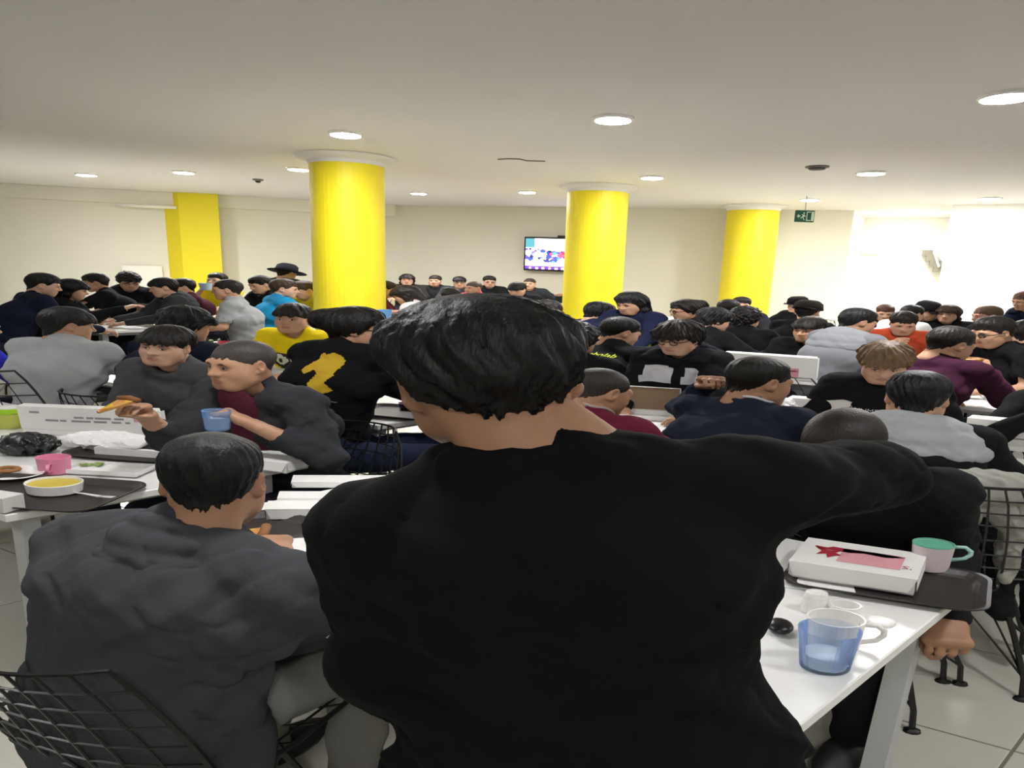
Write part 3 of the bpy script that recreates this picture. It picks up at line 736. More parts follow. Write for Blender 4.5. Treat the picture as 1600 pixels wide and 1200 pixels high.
g = np.random.default_rng(3); blob = [(g.uniform(0, 1), g.uniform(.22, .72), g.uniform(.02, .09), c) for c in ['#2438a8', '#1c2fa0', '#3a2c78', '#101426', '#c03a58', '#233c6e', '#5b46b8', '#3f6f74', '#e8e8ff', '#30306a', '#1a1c3c', '#8c2438']*8]
for n_, f in enumerate(SF):
    u, v = (n_ % nx+.5)/nx, (n_//nx+.5)/ny
    c = '#ece9ff' if v > .45 else '#cfc6f2'
    for (bx, by, br, bc) in blob:
        if abs(u-bx)*1.2+abs(v-by)*.9 < br*(1.1 if by < .6 else .55): c = bc
    if u < .16 and v > .7: c = '#2f6268'
    if .18 < u < .36 and .38 < v < .55: c = '#dfe3ff' if (n_//nx) % 3 else '#2b3fb0'
    if v < .22: c = '#f3d4ec' if v > .1 else '#4a2480'
    if v < .07 and (u*9 % 1) > .6: c = '#f0d0f0'
    for k in range(4): vc.data[n_*4+k].color = (*lin(c), 1)
# exit sign
w = ony(1257, 338, 10.7); t = thing('exit_sign', 'green and white running person exit sign hanging from the ceiling', 'exit sign', w)
GRN = mat('exit_green', '#06502f', .6); WHT = mat('exit_white', '#c4d6c8', .6)
MB().box((0, 0, 0), (.31, .05, .19), bev=.006).obj('panel', GRN, t); MB().tube([(0, 0, .09), (0, 0, CZ-w[2])], .008, 6).obj('rod', STEEL, t)
fg = MB()
def flat(pts): fg.add([(x, -.029, z) for x, z in pts], [list(range(len(pts)))[::-1]])
flat([(.10, -.075), (.10, .075), (.145, .075), (.145, -.075)]); flat([(.02, -.075), (.02, .075), (.09, .075), (.09, .06), (.035, .06), (.035, -.06), (.09, -.06), (.09, -.075)])
flat([(-.035, .035), (-.015, .035), (-.015, .06), (-.035, .06)]); flat([(-.06, .03), (-.01, .02), (.01, -.01), (0, -.015), (-.015, .002), (-.03, -.02), (-.005, -.06), (-.018, -.066), (-.045, -.02), (-.075, -.04), (-.08, -.03), (-.05, -.005), (-.045, .015), (-.062, .018)])
flat([(-.14, .0), (-.11, .035), (-.11, .012), (-.085, .012), (-.085, -.012), (-.11, -.012), (-.11, -.035)])
fg.obj('pictogram', WHT, t)
# opening with stairs in the bay
wA, wB = onwall(1441, 394, Bp, Cp), onwall(1473, 394, Bp, Cp); zt, zb = wA[2], onwall(1441, 428, Bp, Cp)[2]
cst = (wA+wB)/2; nb_ = np.array([(Cp-Bp)[1], -(Cp-Bp)[0]])/np.linalg.norm(Cp-Bp); db_ = (Cp-Bp)/np.linalg.norm(Cp-Bp)
Rb = np.array([[db_[0], -nb_[0], 0], [db_[1], -nb_[1], 0], [0, 0, 1]]); ww = np.linalg.norm(wB-wA); hh_ = zt-zb
t = thing('stair_flight', 'underside of grey stair steps seen high on the white bay wall', 'stairs', (cst[0]+nb_[0]*.25, cst[1]+nb_[1]*.25, zb))
SG = mat('stair_concrete', '#7d786a', .8, var=.1)
for i in range(4):
    MB().box((ww*(.4-.22*i), 0, hh_*(.12+.24*i)+hh_*.12), (ww*.5, .4, hh_*.24)).xf(lambda v: v @ Rb.T).obj('step', SG, t)
for i in range(2): MB().tube([(ww*(.05+.25*i), -.24, hh_*1.0), (ww*(.4+.12*i), -.24, hh_*(.35+.3*i))], .022, 6).xf(lambda v: v @ Rb.T).obj('rail', WALLW, t)
# small white box on the bay wall
w = onwall(1363, 395, Bp, Cp); t = thing('wall_box', 'small pale switch box on the bright bay wall', 'box', (w[0]+nb_[0]*.04, w[1]+nb_[1]*.04, w[2]))
MB().box((0, 0, 0), (.42, .08, .09), bev=.01).xf(lambda v: v @ Rb.T).obj('casing', WALL, t); MB().box((0, -.045, 0), (.1, .02, .05)).xf(lambda v: v @ Rb.T).obj('switch', CHINA, t)

# ------------------------------------------------------------------ furniture makers
CHAIR_WHO = {}
def chair_surface(u, v):
    py = np.interp(v, [0, .12, .28, .42, .5, .6, .78, 1], [.23, .17, .02, -.12, -.185, -.225, -.27, -.315])
    pz = np.interp(v, [0, .12, .28, .42, .5, .6, .78, 1], [.44, .445, .43, .425, .455, .53, .68, .83])
    hw = np.interp(v, [0, .1, .3, .5, .7, .9, 1], [.17, .205, .235, .235, .225, .19, .155])
    au = np.abs(u)**2.4
    bk = np.clip((v-.4)/.2, 0, 1)
    return np.stack([u*hw, py+au*.085*bk, pz+au*.075*(1-bk)], -1)
_CH = {}
def chair_parts(lod):
    if lod in _CH: return _CH[lod]
    nl, nc, sd = {0: (11, 15, 5), 1: (9, 12, 4), 2: (7, 8, 3)}[lod]
    s = MB(); v = np.linspace(0, 1, 22 if lod == 0 else 14); u = np.linspace(-1, 1, 11 if lod == 0 else 7)
    rw = .0028 if lod else .003
    for a in np.linspace(-1, 1, nl)[1:-1]: s.tube(chair_surface(np.full_like(v, a), v), rw, sd)
    for b in np.linspace(0, 1, nc)[1:-1]: s.tube(chair_surface(u, np.full_like(u, b)), rw, sd)
    rim = MB(); q = np.concatenate([chair_surface(np.full_like(v, -1), v), chair_surface(u[1:], np.full_like(u[1:], 1.)), chair_surface(np.full_like(v[1:], 1), v[::-1][1:]), chair_surface(u[::-1][1:-1], np.full_like(u[1:-1], 0.))])
    rim.tube(q, .0052, 6 if lod < 2 else 4, closed=True)
    legs = []
    for sx in (-1, 1):
        for sy in (-1, 1):
            l = MB().tube([(sx*.09, sy*.09, .425), (sx*.15, sy*.14, .22), (sx*.185, sy*.175, .085), (sx*.19, sy*.178, .0)], .0075, 6 if lod < 2 else 4)
            f = MB().lathe([(.02, 0), (.018, .008), (.009, .013)], 10, c=(sx*.19, sy*.178, 0)); legs.append((l, f))
    br = MB()
    for sx in (-1, 1):
        br.tube([(sx*.185, -.175, .085), (sx*.06, 0, .33), (sx*.185, .175, .085)], .004, 4)
        br.tube([(-.185, sx*.175, .085), (0, sx*.06, .33), (.185, sx*.175, .085)], .004, 4)
    br.tube([(-.1, -.1, .425), (.1, -.1, .425), (.1, .1, .425), (-.1, .1, .425)], .006, 5, closed=True)
    _CH[lod] = (s, rim, legs, br); return _CH[lod]
def wire_chair(root, yaw, key, zp=.56, label=None, lod=None, k=SP, lift=0.):
    lod = lod if lod is not None else (0 if root[1] < 3.2 else 1 if root[1] < 5 else 2)
    t = thing('wire_chair', label or ('black wire shell chair under ' + CHAIR_WHO.get(key, key)), 'chair', (root[0], root[1], 0), 'black wire canteen chairs')
    s, rim, legs, br = chair_parts(lod); W_ = lambda m: broad(m.arr()*np.array([1, 1, 1+lift]), yaw, k)
    mesh_obj('wire_shell', W_(s), s.F, WIRE, t); mesh_obj('rim', W_(rim), rim.F, WIRE, t); mesh_obj('brace', W_(br), br.F, WIRE, t)
    for l, f in legs:
        lo = mesh_obj('leg', W_(l), l.F, WIRE, t); 
        if lod < 2: mesh_obj('foot', W_(f), f.F, BLACKP, lo)
    return t
def table(label, d0, d1, e0, e1, slant=0.):
    c = WDE((d0+d1)/2, (e0+e1)/2); lx, ly = e1-e0, d1-d0
    t = thing('canteen_table', label, 'table', (c[0], c[1], 0), 'white canteen tables')
    MB().box((0, 0, .735), (lx, ly, .03), bev=.003).obj('tabletop', WHITE, t, YAW_D, ST)
    r = MB()
    for sy in (-1, 1): r.box((0, sy*(ly/2-.09), .70), (lx-.16, .03, .04))
    for sx in (-1, 1): r.box((sx*(lx/2-.09), 0, .70), (.03, ly-.16, .04))
    r.obj('frame_rail', STEEL, t, YAW_D, ST)
    for sx in (-1, 1):
        for sy in (-1, 1):
            x, y = sx*(lx/2-.09), sy*(ly/2-.09); b = .022
            V = [(x-b, y-b, .72), (x+b, y-b, .72), (x+b, y+b, .72), (x-b, y+b, .72)]; o2 = sy*slant
            V += [(x-b, y-b+o2, 0), (x+b, y-b+o2, 0), (x+b, y+b+o2, 0), (x-b, y+b+o2, 0)]
            MB().add(V, [[0, 1, 2, 3], [7, 6, 5, 4], [4, 5, 1, 0], [5, 6, 2, 1], [6, 7, 3, 2], [7, 4, 0, 3]]).obj('leg', STEEL, t, YAW_D, ST)
    return t
TZ = .75
def tray(px, py, label, yaw, L=.44, W=.33, z=TZ, m=TRAY):
    w = onz(px, py, z); t = thing('serving_tray', label, 'tray', w, 'dark canteen trays')
    def rr(l, w_, r, n=6): 
        return [(sx*(l/2-r)+r*math.cos(a+k*math.pi/2), sy*(w_/2-r)+r*math.sin(a+k*math.pi/2)) for k, (sx, sy) in enumerate(((1, 1), (-1, 1), (-1, -1), (1, -1))) for a in np.linspace(0, math.pi/2, n)]
    rings = [(L-.06, W-.06, .03, .001), (L-.05, W-.05, .035, .001), (L-.015, W-.015, .05, .018), (L, W, .055, .02), (L, W, .055, .016), (L-.02, W-.02, .05, .012), (L-.06, W-.06, .03, -.0)]
    V = []; n = 24
    for (l, w_, r, zz) in rings: V += [(x, y, zz+.003) for x, y in rr(l, w_, r)]
    F = [list(range(n))]+[[i*n+j, i*n+(j+1) % n, (i+1)*n+(j+1) % n, (i+1)*n+j] for i in range(len(rings)-1) for j in range(n)]
    F[0] = F[0]; mb = MB().add(V, F[1:]); base = MB().add([v for v in V[:n]], [list(range(n))])
    mb.obj('rim', m, t, yaw); base.obj('base', m, t, yaw); return t
def pizza_box(px, py, label, yaw, z=TZ, L=.33, W=.33, H=.042, lid='closed', inside=KRAFT, prints=None, ang=100, world=None, slot=False):
    w = onz(px, py, z) if world is None else world
    t = thing('pizza_box', label, 'box', (w[0], w[1], w[2]+.001), 'white cardboard pizza boxes')
    b = .003
    tr = MB().box((0, 0, b/2), (L, W, b), m=0)
    for sx in (-1, 1): tr.box((sx*(L/2-b/2), 0, H/2), (b, W, H))
    for sy in (-1, 1): tr.box((0, sy*(W/2-b/2), H/2), (L-2*b, b, H))
    tr.obj('base', CARD, t, yaw)
    if lid == 'none':
        MB().box((0, 0, b+.001), (L-2*b, W-2*b, .002)).obj('liner', PAPER, t, yaw); return t
    ld = MB(); Lw = L+.004
    ld.box((0, W/2, b/2+.0), (Lw, W, b), m=0)
    for sx in (-1, 1): ld.add([(sx*Lw/2, .01, 0), (sx*Lw/2, W, 0), (sx*(Lw/2+.002), W-.004, -H*.8), (sx*(Lw/2+.002), .03, -H*.8)], [[0, 1, 2, 3]], 0)
    ld.add([(-Lw/2, W, 0), (Lw/2, W, 0), (Lw/2-.012, W+.006, -H*.85), (-Lw/2+.012, W+.006, -H*.85)], [[0, 1, 2, 3]], 0)
    ld.add([(-Lw/2+.004, .004, -.0015), (Lw/2-.004, .004, -.0015), (Lw/2-.004, W-.004, -.0015), (-Lw/2+.004, W-.004, -.0015)], [[3, 2, 1, 0]], 1)
    a = 0 if lid == 'closed' else ang                       # hinge along the far edge (local +Y), lid lying towards -Y
    def hinge(v):                                           # lid-local: y from the hinge, z up when closed
        c, s = math.cos(R_(a)), math.sin(R_(a)); y = v[:, 1]; zz = v[:, 2]
        return np.stack([v[:, 0], W/2-(y*c-zz*s), H+.001+y*s+zz*c], 1)
    lo = ld.xf(hinge).obj('lid', [CARD, inside if lid != 'closed' else CARD], t, yaw)
    for (kind, x0, y0, sx, sy, m, txt) in (prints or []):    # on the outside of the lid: x across, y from the hinge
        if kind == 'rect': pts = [(x0-sx/2, y0-sy/2), (x0+sx/2, y0-sy/2), (x0+sx/2, y0+sy/2), (x0-sx/2, y0+sy/2)]; Fp = [[0, 1, 2, 3]]
        elif kind == 'poly': pts = [(x0+p[0]*sx, y0+p[1]*sy) for p in txt]; Fp = [list(range(len(txt)))]
        else: pp, Fp = text_shape(txt, sx); pts = [(x0-p[0]*sy, y0+p[1]*abs(sy)) for p in pp]
        v = hinge(np.array([(p[0], p[1], b+.0012) for p in pts])); mesh_obj('print', broad(v, yaw), Fp, m, lo)
    if slot: MB().box((0, 0, H+.001), (L*.6, W*.45, .004)).obj('flap', PAPER, t, yaw)
    return t
def cup(px, py, label, name, cat, prof, m, z=TZ, n=28, handle=None, inner=None, innerm=None, liquid=None, world=None, k=SX, group=None, yaw=0, hm=None):
    w = onz(px, py, z) if world is None else np.array(world); t = thing(name, label, cat, w, group)
    MB().lathe(prof, n).obj('body', m, t, yaw, k, smooth='auto')
    if inner: MB().lathe(inner, n).obj('inside', innerm, t, yaw, k, smooth='auto')
    if liquid: MB().lathe([(.001, .0065), (liquid[0]*.86, .0065), (liquid[0], liquid[1]-.002), (liquid[0]-.001, liquid[1]), (.001, liquid[1]+.0005)], n).obj('liquid', liquid[2], t, yaw, k)
    if handle:
        r, z0, z1, ang = handle; d = np.array([math.cos(R_(ang)), math.sin(R_(ang)), 0])
        q = [d*(r*.92)+np.array([0, 0, z1]), d*(r+.022)+np.array([0, 0, z1+.002]), d*(r+.034)+np.array([0, 0, z1-.012]), d*(r+.034)+np.array([0, 0, (z0+z1)/2]), d*(r+.024)+np.array([0, 0, z0+.01]), d*(r*.9)+np.array([0, 0, z0])]
        MB().tube(q, .0055, 8).obj('handle', hm or m, t, yaw, k, smooth=True)
    return t
def mugprof(r0, r1, h, th=.003): return [(.001, .0), (r0, 0), (r0+.003, .004), (r1, h), (r1-th, h), (r0-th, .006), (.001, .005)]
def crumple(px, py, label, name, cat, r, m, z=TZ, h=.006, amp=.012, f=60, seed=0, world=None):
    w = onz(px, py, z) if world is None else world; t = np.array(w)
    P = [ell((0, 0, r[2]*.9), r, k=.02)]
    def post(V, X, Y, Z):
        q = np.abs(wr3(X, Y, Z, f, seed))*amp*1.6+np.abs(wr3(X, Y, Z, f*2.1, seed+6))*amp*.7
        return np.maximum(V+q-amp*.8, -Z+.0)
    V, F = solid(P, h, pad=.03, post=post); V[:, 2] -= V[:, 2].min()-.001; V[:, 0] *= SX
    o = mesh_obj(name, V, F, m, None, tuple(t), smooth='auto'); return tag(o, label, cat)
# ------------------------------------------------------------------ tables in rows
table('front right white table with the closed pizza box, mugs and blue glass', 1.02, 2.05, .41, 1.82, -.10)
table('left white table with black bag, soup bowl and pink mug', 1.06, 1.90, 2.10, 3.75)
table('white table behind the front one, carrying the white plastic bag', 2.98, 3.5, -.35, 1.03)
table('white table continuing the white bag table to the left, holding the brown open box', 2.98, 3.5, 1.06, 2.15)
table('white table between the yellow shirted boy and the horse print shirt', 2.5, 3.15, 2.42, 4.6)
table('small white table behind the yellow shirted boy, carrying red mugs', 3.58, 4.15, 4.15, 5.3)
table('white table with pink printed box lid in front of the boy in black', 4.85, 5.25, 2.15, 3.3)
table('white table right of the maroon sweater, with a pink printed lid', 4.72, 5.18, -.6, 1.3)
table('white table before the person in the orange shirt', 5.72, 6.25, 1.25, 2.4)
table('white table with lime bottle behind the boy in black', 7.25, 7.9, 2.15, 3.6)
table('white table at the far left with its grey corner leg showing', 3.95, 4.6, 6.28, 7.8)
table('white table in front of the grey t-shirt person with crossed arms', 5.0, 5.7, 5.75, 6.2)
table('white table behind the thickest column, with a blue cup', 6.7, 7.4, 4.3, 5.6)
table('white table with stacked boxes in front of the long haired person in navy', 5.15, 5.75, 3.1, 4.25)
table('white table far back under the white bay wall with blue box', 9.2, 9.75, 2.9, 5.4)
table('white table farthest back, in front of the capped person', 9.85, 10.4, 3.8, 4.8)

def P(key, label, *a, **k):
    w = label.split(); CHAIR_WHO[key] = 'the '+' '.join(w[:9]); return person(key, label, *a, **k)
SK1, SK2, SK3, SK4 = '#b88e72', '#a57c61', '#c49c83', '#946c53'
BK = '#141416'; NV = '#171b2b'
# ---- the nearest people
P('stand', 'person standing in front with back turned, thick black hair and black jacket, right arm raised', 768, 467, 1.03, 2, top='#0b0c0e', kind='jacket', hair='stand', hc='#0b0b0c', skin=SK2, lean=5, hy=-10, hp=14, hr=-11,
  arms=(('ew', (.16, .17, -.035), (-.10, .22, -.08)), ('ew', (-.015, -.02, -.26), (-.05, .24, -.02))), hands=('relax', 'relax'), lod=0, stand=True, fold=.9, size=1.0, shirt_h=.008, chair=False, hs=1., broadk=1.74, sw=1.04, nkx=-.08, shift=.045, nlen=.105, drop=(.0, .10), puff=.010, hem=.16, chestq=.84, band=((-.10, -.046, -.022), (.045, -.046, .004), .026), cuth=.055, cutr=.03, cutx=.5, cdrop=.032, neckr=.057, girth=.97, face=(1.06, 1.), fullsize=True)
P('hood', 'person in dark grey hooded jacket with cropped black hair, seen from behind at front left', 327, 680, 1.56, 30, top='#3f4144', kind='jacket', hair='crop', hc='#0c0c0d', skin=SK2, lean=16, hy=-36, hp=18,
  arms=(('w', ony(432, 872, 1.80)), ('s', -.02, .36, -.2)), hands=('pinch', 'relax'), lod=0, hood='#404245', jeans='#7c7b76', fold=1.0, shirt_h=.008, hoodlod=.005, size=1.0, hs=.99, sw=1.36, puff=.02, nlen=.122, chairlift=.0, chair_at=(.05, .06, 0), hem=.10, drop=(.05, .055), broadk=1.63, fullsize=True, girth=1.)
P('bend', 'person with buzzed dark brown head bowed behind the raised black sleeve, arm hanging down', 1330, 641, 2.02, 217, top='#17181a', kind='jacket', hair='buzz', hc='#1d1613', skin=SK2, lean=28, hp=52,
  arms=(('s', .05, .3, -.3), ('w', (1.49, 1.87, .60))), hands=('relax', 'grip'), lod=0, jeans='#1b1d22', size=1.06, sw=1.02, puff=.01, elbow=(0, -.6), broadk=1.63, fullsize=True, girth=1.)
P('boy', 'boy in plain dark grey t-shirt with straight dark fringe, facing the camera', 258, 509, 3.38, 200, top='#4a4b4d', hair='fringe', hc='#1a1715', skin=SK3, lean=14, hy=-6, hp=6, hr=-5, arms=('lap', 'lap'), lod=0, size=.96, face=(1.04, 1.0), brow='#3a2e28')
P('buzz', 'person with shaved head in dark open jacket over maroon top, holding milk cup', 376, 533, 2.80, 214, top='#303235', kind='jacket', hair='buzz', hc='#3f3a37', skin=SK1, lean=16, hy=6, hp=8, sleeve='push',
  arms=(('ww', ony(268, 688, 2.66), ony(230, 652, 2.56)), ('w', onz(392, 662, .97))), hands=('pinch', 'grip'), lod=0, openj='#4d1f2c', size=1.03, face=(.95, 1.03), brow='#2e2420')
P('nav', 'person with buzz cut in dark navy jacket, hand at the cheek, seen from behind', 1190, 559, 3.02, 42, top='#1e2230', kind='jacket', hair='crop', hc='#16130f', skin=SK2, lean=20, hy=22, hp=14, arms=('table', ('h', .185, .02, -.06)), hands=('relax', 'grip'), lod=0, size=1.05, collar='#c9ccd0', elbow=(0, -.62))
P('maroon', 'person with close shaved head in maroon t-shirt with pale collar, behind the standing person', 938, 577, 2.8, 42, top='#5c1a2d', sleeve='short', hair='buzz', hc='#2b2622', skin=SK2, lean=16, hy=12, hp=22, lod=0, collar='#a89c98')
P('greyhood', 'person in black jacket with large light grey hood and short black hair, back turned', 1440, 581, 2.78, 24, top='#141517', kind='jacket', hair='short', hc='#0f0f11', skin=SK1, lean=18, hy=-4, hp=16, lod=0, hood='#a3a5a8', jeans='#9a9892', hoodlod=.006, hoodk=1.05, size=1.04)
P('horse', 'person in black sweatshirt with yellow horse print on back, tied dark hair and glasses', 560, 480, 3.45, 62, top='#101114', kind='sweater', hair='tail', hc='#120f0e', skin=SK1, lean=8, hy=24, hp=8, arms=('table', 'table'), lod=0, jeans='#20263c', glasses=True, twist=-32, nlen=.115)
P('blond', 'boy with wavy blond-brown hair and black t-shirt looking down, facing the camera', 1388, 534, 3.58, 208, top='#151517', hair='messy', hc='#6b543b', skin=SK3, lean=14, hy=-10, hp=26, lod=0, arms=('near', 'near'), brow='#5a452f', hs=.97)
P('patch', 'boy with glasses and bushy dark hair in black hoodie with two white patches', 1064, 501, 3.98, 214, top='#17181c', kind='hoodie', hair='messy', hc='#1a1412', skin=SK3, lean=14, hy=10, hp=20, lod=0, glasses=True, hood='#1b1d22', brow='#2e2420', arms=('near', 'table'), size=.90, face=(1.06, 1.))
P('sweat', 'person in dark maroon sweater with short dark hair, eating, back turned', 1489, 511, 4.3, 50, top='#38142a', kind='sweater', hair='crop', hc='#1a1614', skin=SK1, lean=20, hy=20, hp=22, arms=('eat', 'near'), hands=('grip', 'relax'), lod=0, size=1.08, collar='#241019')
P('pale', 'person with straight dark hair in light grey sweater on a wire chair, back turned', 103, 480, 4.05, 8, top='#a7a9ab', kind='sweater', hair='fringe', hc='#1b1a1a', skin=SK1, lean=16, hy=46, hp=10, lod=1, sleeve='long', jeans='#2a2b30', chairlift=.2, chair_at=(-.12, -.10, 0))
P('navyback', 'person in navy t-shirt with dark ruffled hair, back turned behind the fringed boy', 288, 479, 4.1, 30, top=NV, sleeve='short', hair='messy', hc='#141416', skin=SK2, lean=18, hy=10, hp=14, lod=1, arms=('near', 'near'))
P('royal', 'person in royal blue top at the left edge, mostly outside the photo', -42, 486, 4.3, 40, top='#2a2fae', hair='short', hc='#151212', skin=SK1, lean=24, lod=1, kind='sweater')
P('yellow', 'boy in yellow t-shirt with dark cartoon eyes print, facing the camera', 457, 474, 4.85, 205, top='#e8cf18', sleeve='short', hair='fringe', hc='#171310', skin=SK1, lean=10, hy=-12, hp=4, lod=1, arms=('near', 'table'), brow='#241a14')
P('letter', 'person in black t-shirt with small yellow lettering across the back', 970, 496, 4.7, 40, top='#121315', sleeve='short', hair='crop', hc='#14110f', skin=SK1, lean=18, hy=24, hp=22, lod=1)
P('curlback', 'person with bushy black hair just right of the standing person, back turned', 898, 503, 4.2, 25, top='#121214', hair='curly', hc='#121011', skin=SK2, lean=14, lod=1, kind='sweater')
P('dark14', 'boy in plain black sweatshirt with dark fringe beside the pink printed lid', 1268, 495, 5.7, 215, top='#131416', hair='fringe', hc='#1b1512', skin=SK1, lean=10, hy=12, hp=12, lod=1, kind='long', arms=('near', 'near'), brow='#2a1f19')
P('profile', 'person with thick neck and glasses in black t-shirt, left profile at right', 1556, 495, 4.9, 250, top='#131416', sleeve='short', hair='short', hc='#171310', skin=SK1, lean=14, hp=18, lod=1, glasses=True, size=1.05, arms=('near', 'near'))
P('fist', 'person mostly outside the right edge with fist before the chest', 1700, 560, 3.35, 217, top=BK, hair='short', hc='#15120f', skin=SK1, lean=10, lod=1, arms=(('w', ony(1618, 652, 3.2)), 'near'), hands=('fist', 'relax'), kind='long')
P('greyh', 'person in grey hoodie with short black hair, turned away behind the blond boy', 1343, 482, 5.35, 55, top='#76787c', kind='hoodie', hair='short', hc='#121012', skin=SK2, lean=18, hy=20, hp=20, lod=1, hood='#85878b', fold=.6)
P('orange', 'person in orange red shirt bent over the food', 1414, 487, 6.3, 190, top='#b3472c', hair='short', hc='#16110f', skin=SK1, lean=26, hp=28, lod=1, arms=('eat', 'near'), hands=('grip', 'relax'), kind='long')
# ---- left side, farther back
P('L1', 'person in navy hoodie with white lettering on the back at far left', 66, 427, 6.6, 50, top='#151a2c', kind='hoodie', hair='short', hc='#151413', lean=20, hy=20, hp=16, arms=('table', 'near'), lod=1, size=1.05)
P('L2', 'person with longer black hair in black sleeves reaching across the far left table', 111, 436, 7.1, 78, top='#101012', kind='long', hair='bob', hc='#0f0e0f', lean=22, hy=-5, hp=14, arms=(('w', ony(192, 482, 7.0)), ('w', ony(175, 487, 7.2))), lod=1)
P('L3', 'person in black t-shirt leaning left, short dark hair, behind the far left table', 147, 427, 8.0, 250, top=BK, sleeve='short', hair='short', lean=22, hp=16, hc='#1a1614', skin=SK1, arms=('near', 'far'))
P('L4', 'person with curly dark hair and glasses in black hoodie left of the square pillar', 200, 425, 8.6, 150, top='#131216', kind='hoodie', hair='curly', lean=16, hp=22, glasses=True, hood='#1d1a1f')
P('L5', 'person in dark grey hoodie with white chest letters, looking left under the pillar', 254, 434, 7.6, 238, top='#37383b', kind='hoodie', hair='fringe', lean=10, hy=10, hp=14, lod=1, hood='#37383b', hc='#161314')
P('L6', 'dark haired person half hidden behind the grey hoodie at the square pillar', 284, 435, 8.5, 245, top='#3c1a24', hair='short', lean=12)
P('L7', 'person in yellow shirt drinking from pale blue cup in front of the square pillar', 338, 426, 9.3, 200, top='#d8c51e', sleeve='short', hair='short', hc='#17120f', lean=4, hp=0, arms=('mouth', 'table'), hands=('grip', 'relax'))
P('L8', 'person in grey t-shirt with short dark hair, looking left with arms folded on the table', 354, 437, 7.0, 262, top='#8e9092', sleeve='short', hair='crop', hc='#191513', skin=SK1, lean=8, hp=6, lod=1, arms=('near', 'near'))
P('L9', 'person in black t-shirt with head bowed left of the bright blue shirt', 406, 431, 8.4, 225, top=BK, sleeve='short', hair='short', lean=14, hp=22)
P('L10', 'person bending down in wide black hat and black jacket by the thickest column', 447, 414, 9.6, 30, top='#141410', kind='jacket', hair='cap', lean=26, hp=20)
P('L11', 'person in bright blue t-shirt with brown hair, back turned', 444, 436, 7.55, 62, top='#1f86b4', sleeve='short', hair='short', hc='#3a2c22', lean=10, hy=24, hp=8, lod=1)
P('L12', 'person in yellow and black top partly hidden by the thickest column', 474, 439, 8.3, 225, top='#cdb81c', hair='fringe', hc='#3a2a1c', lean=16, hp=20)
# ---- along the back wall
P('C1', 'person in maroon top peeking out from behind the thickest column', 602, 439, 8.9, 85, top='#571824', hair='short', hc='#2a1c16', lean=16, hp=18)
P('C2', 'person in pale grey t-shirt with long dark hair bending over the table', 634, 446, 7.7, 285, top='#c3c2c4', sleeve='short', hair='bob', hc='#1e1917', skin=SK1, lean=30, hp=30, arms=(('w', ony(609, 487, 7.4)), 'near'), hands=('grip', 'relax'))
P('W1', 'person with dark hair framing the face and dark coat, leftmost against the back wall', 636, 428, 12.9, 178, top='#2a2826', kind='jacket', hair='bob', hc='#1d1a18', lean=2, hp=4)
P('W2', 'person in dark jacket with short brown hair, second from left against the back wall', 680, 430, 13.0, 190, top='#26292b', kind='jacket', hair='crop', hc='#2a211c', lean=2, hp=6)
P('W3', 'person with black fringe and glasses against the back wall behind the pink shirt', 718, 432, 12.8, 178, top='#3b3d40', hair='fringe', hc='#141112', glasses=True, lean=2, hp=8)
P('W4', 'person in bright pink t-shirt with close cropped hair, looking left', 740, 440, 10.6, 225, top='#d8486a', sleeve='short', hair='buzz', hc='#4a3c34', skin=SK1, lean=8, hp=10)
P('W5', 'person with glasses and black jacket against the back wall right of the pink shirt', 765, 431, 13.0, 172, top='#17181a', kind='jacket', hair='short', hc='#151110', glasses=True, lean=2, hp=10)
P('W6', 'balding person in dark grey jacket with arm stretched along the back wall', 828, 435, 12.7, 195, top='#2e3338', kind='jacket', hair='buzz', hc='#3a2c26', lean=8, hp=8, arms=('lap', ('w', ony(874, 462, 12.5))))
P('W7', 'person in black zipped jacket bending forward under the wall television', 809, 441, 10.2, 205, top='#191a1c', kind='jacket', hair='fringe', hc='#131214', lean=18, hp=28)
P('W8', 'person in black with head down in front of the pink shirt', 704, 450, 9.6, 35, top='#141416', hair='short', lean=20, hp=26)
P('C3', 'bearded person with swept dark hair turned left beside the standing person', 852, 469, 6.2, 255, top='#1b1b1d', hair='short', hc='#1f1a17', skin=SK1, lean=12, hp=14, lod=1)
P('R1', 'person in navy t-shirt with thick black hair, back turned, by the second column', 937, 472, 6.9, 58, top='#1f2440', sleeve='short', hair='thick', hc='#0f0e10', lean=24, hp=24, lod=1)
P('R2', 'person with long wavy black hair and navy top, looking down', 986, 456, 6.7, 212, top='#191e36', hair='long', hc='#121112', skin=SK1, lean=10, hy=12, hp=24, lod=1, kind='long')
P('R7', 'person with slicked back dark hair and glasses in black, looking left', 1072, 468, 6.9, 258, top=BK, hair='tail', hc='#1c1715', skin=SK1, lean=18, hp=16, glasses=True, lod=1)
P('R8', 'person in black long sleeves with big dark hair, arm on the table, back turned', 1118, 481, 6.15, 55, top='#121316', hair='messy', hc='#141214', lean=22, hy=10, hp=18, lod=1, kind='long', arms=(('w', ony(1225, 548, 6.0)), 'near'))
P('R9', 'person with round dark hair, back turned, left of the slimmest column', 1140, 468, 7.7, 30, top='#17181b', hair='short', hc='#16130f', lean=14)
P('R10', 'person with dark hair facing the camera at the foot of the slimmest column', 1160, 464, 8.8, 190, top='#222327', hair='short', lean=4)
P('R11', 'person with wavy dark hair in black, back turned, right of the slimmest column foot', 1167, 479, 6.5, 30, top='#131315', hair='curly', hc='#141112', lean=18, lod=1, kind='long')
P('R12', 'person in black with dark cap hair in front of the white bay wall', 1247, 465, 10.2, 235, top='#151517', hair='cap', lean=12)
P('R13', 'person in black with a dark cap worn backwards, before the bright bay', 1264, 472, 7.2, 35, top='#141416', hair='cap', lean=18, hp=14, lod=1)
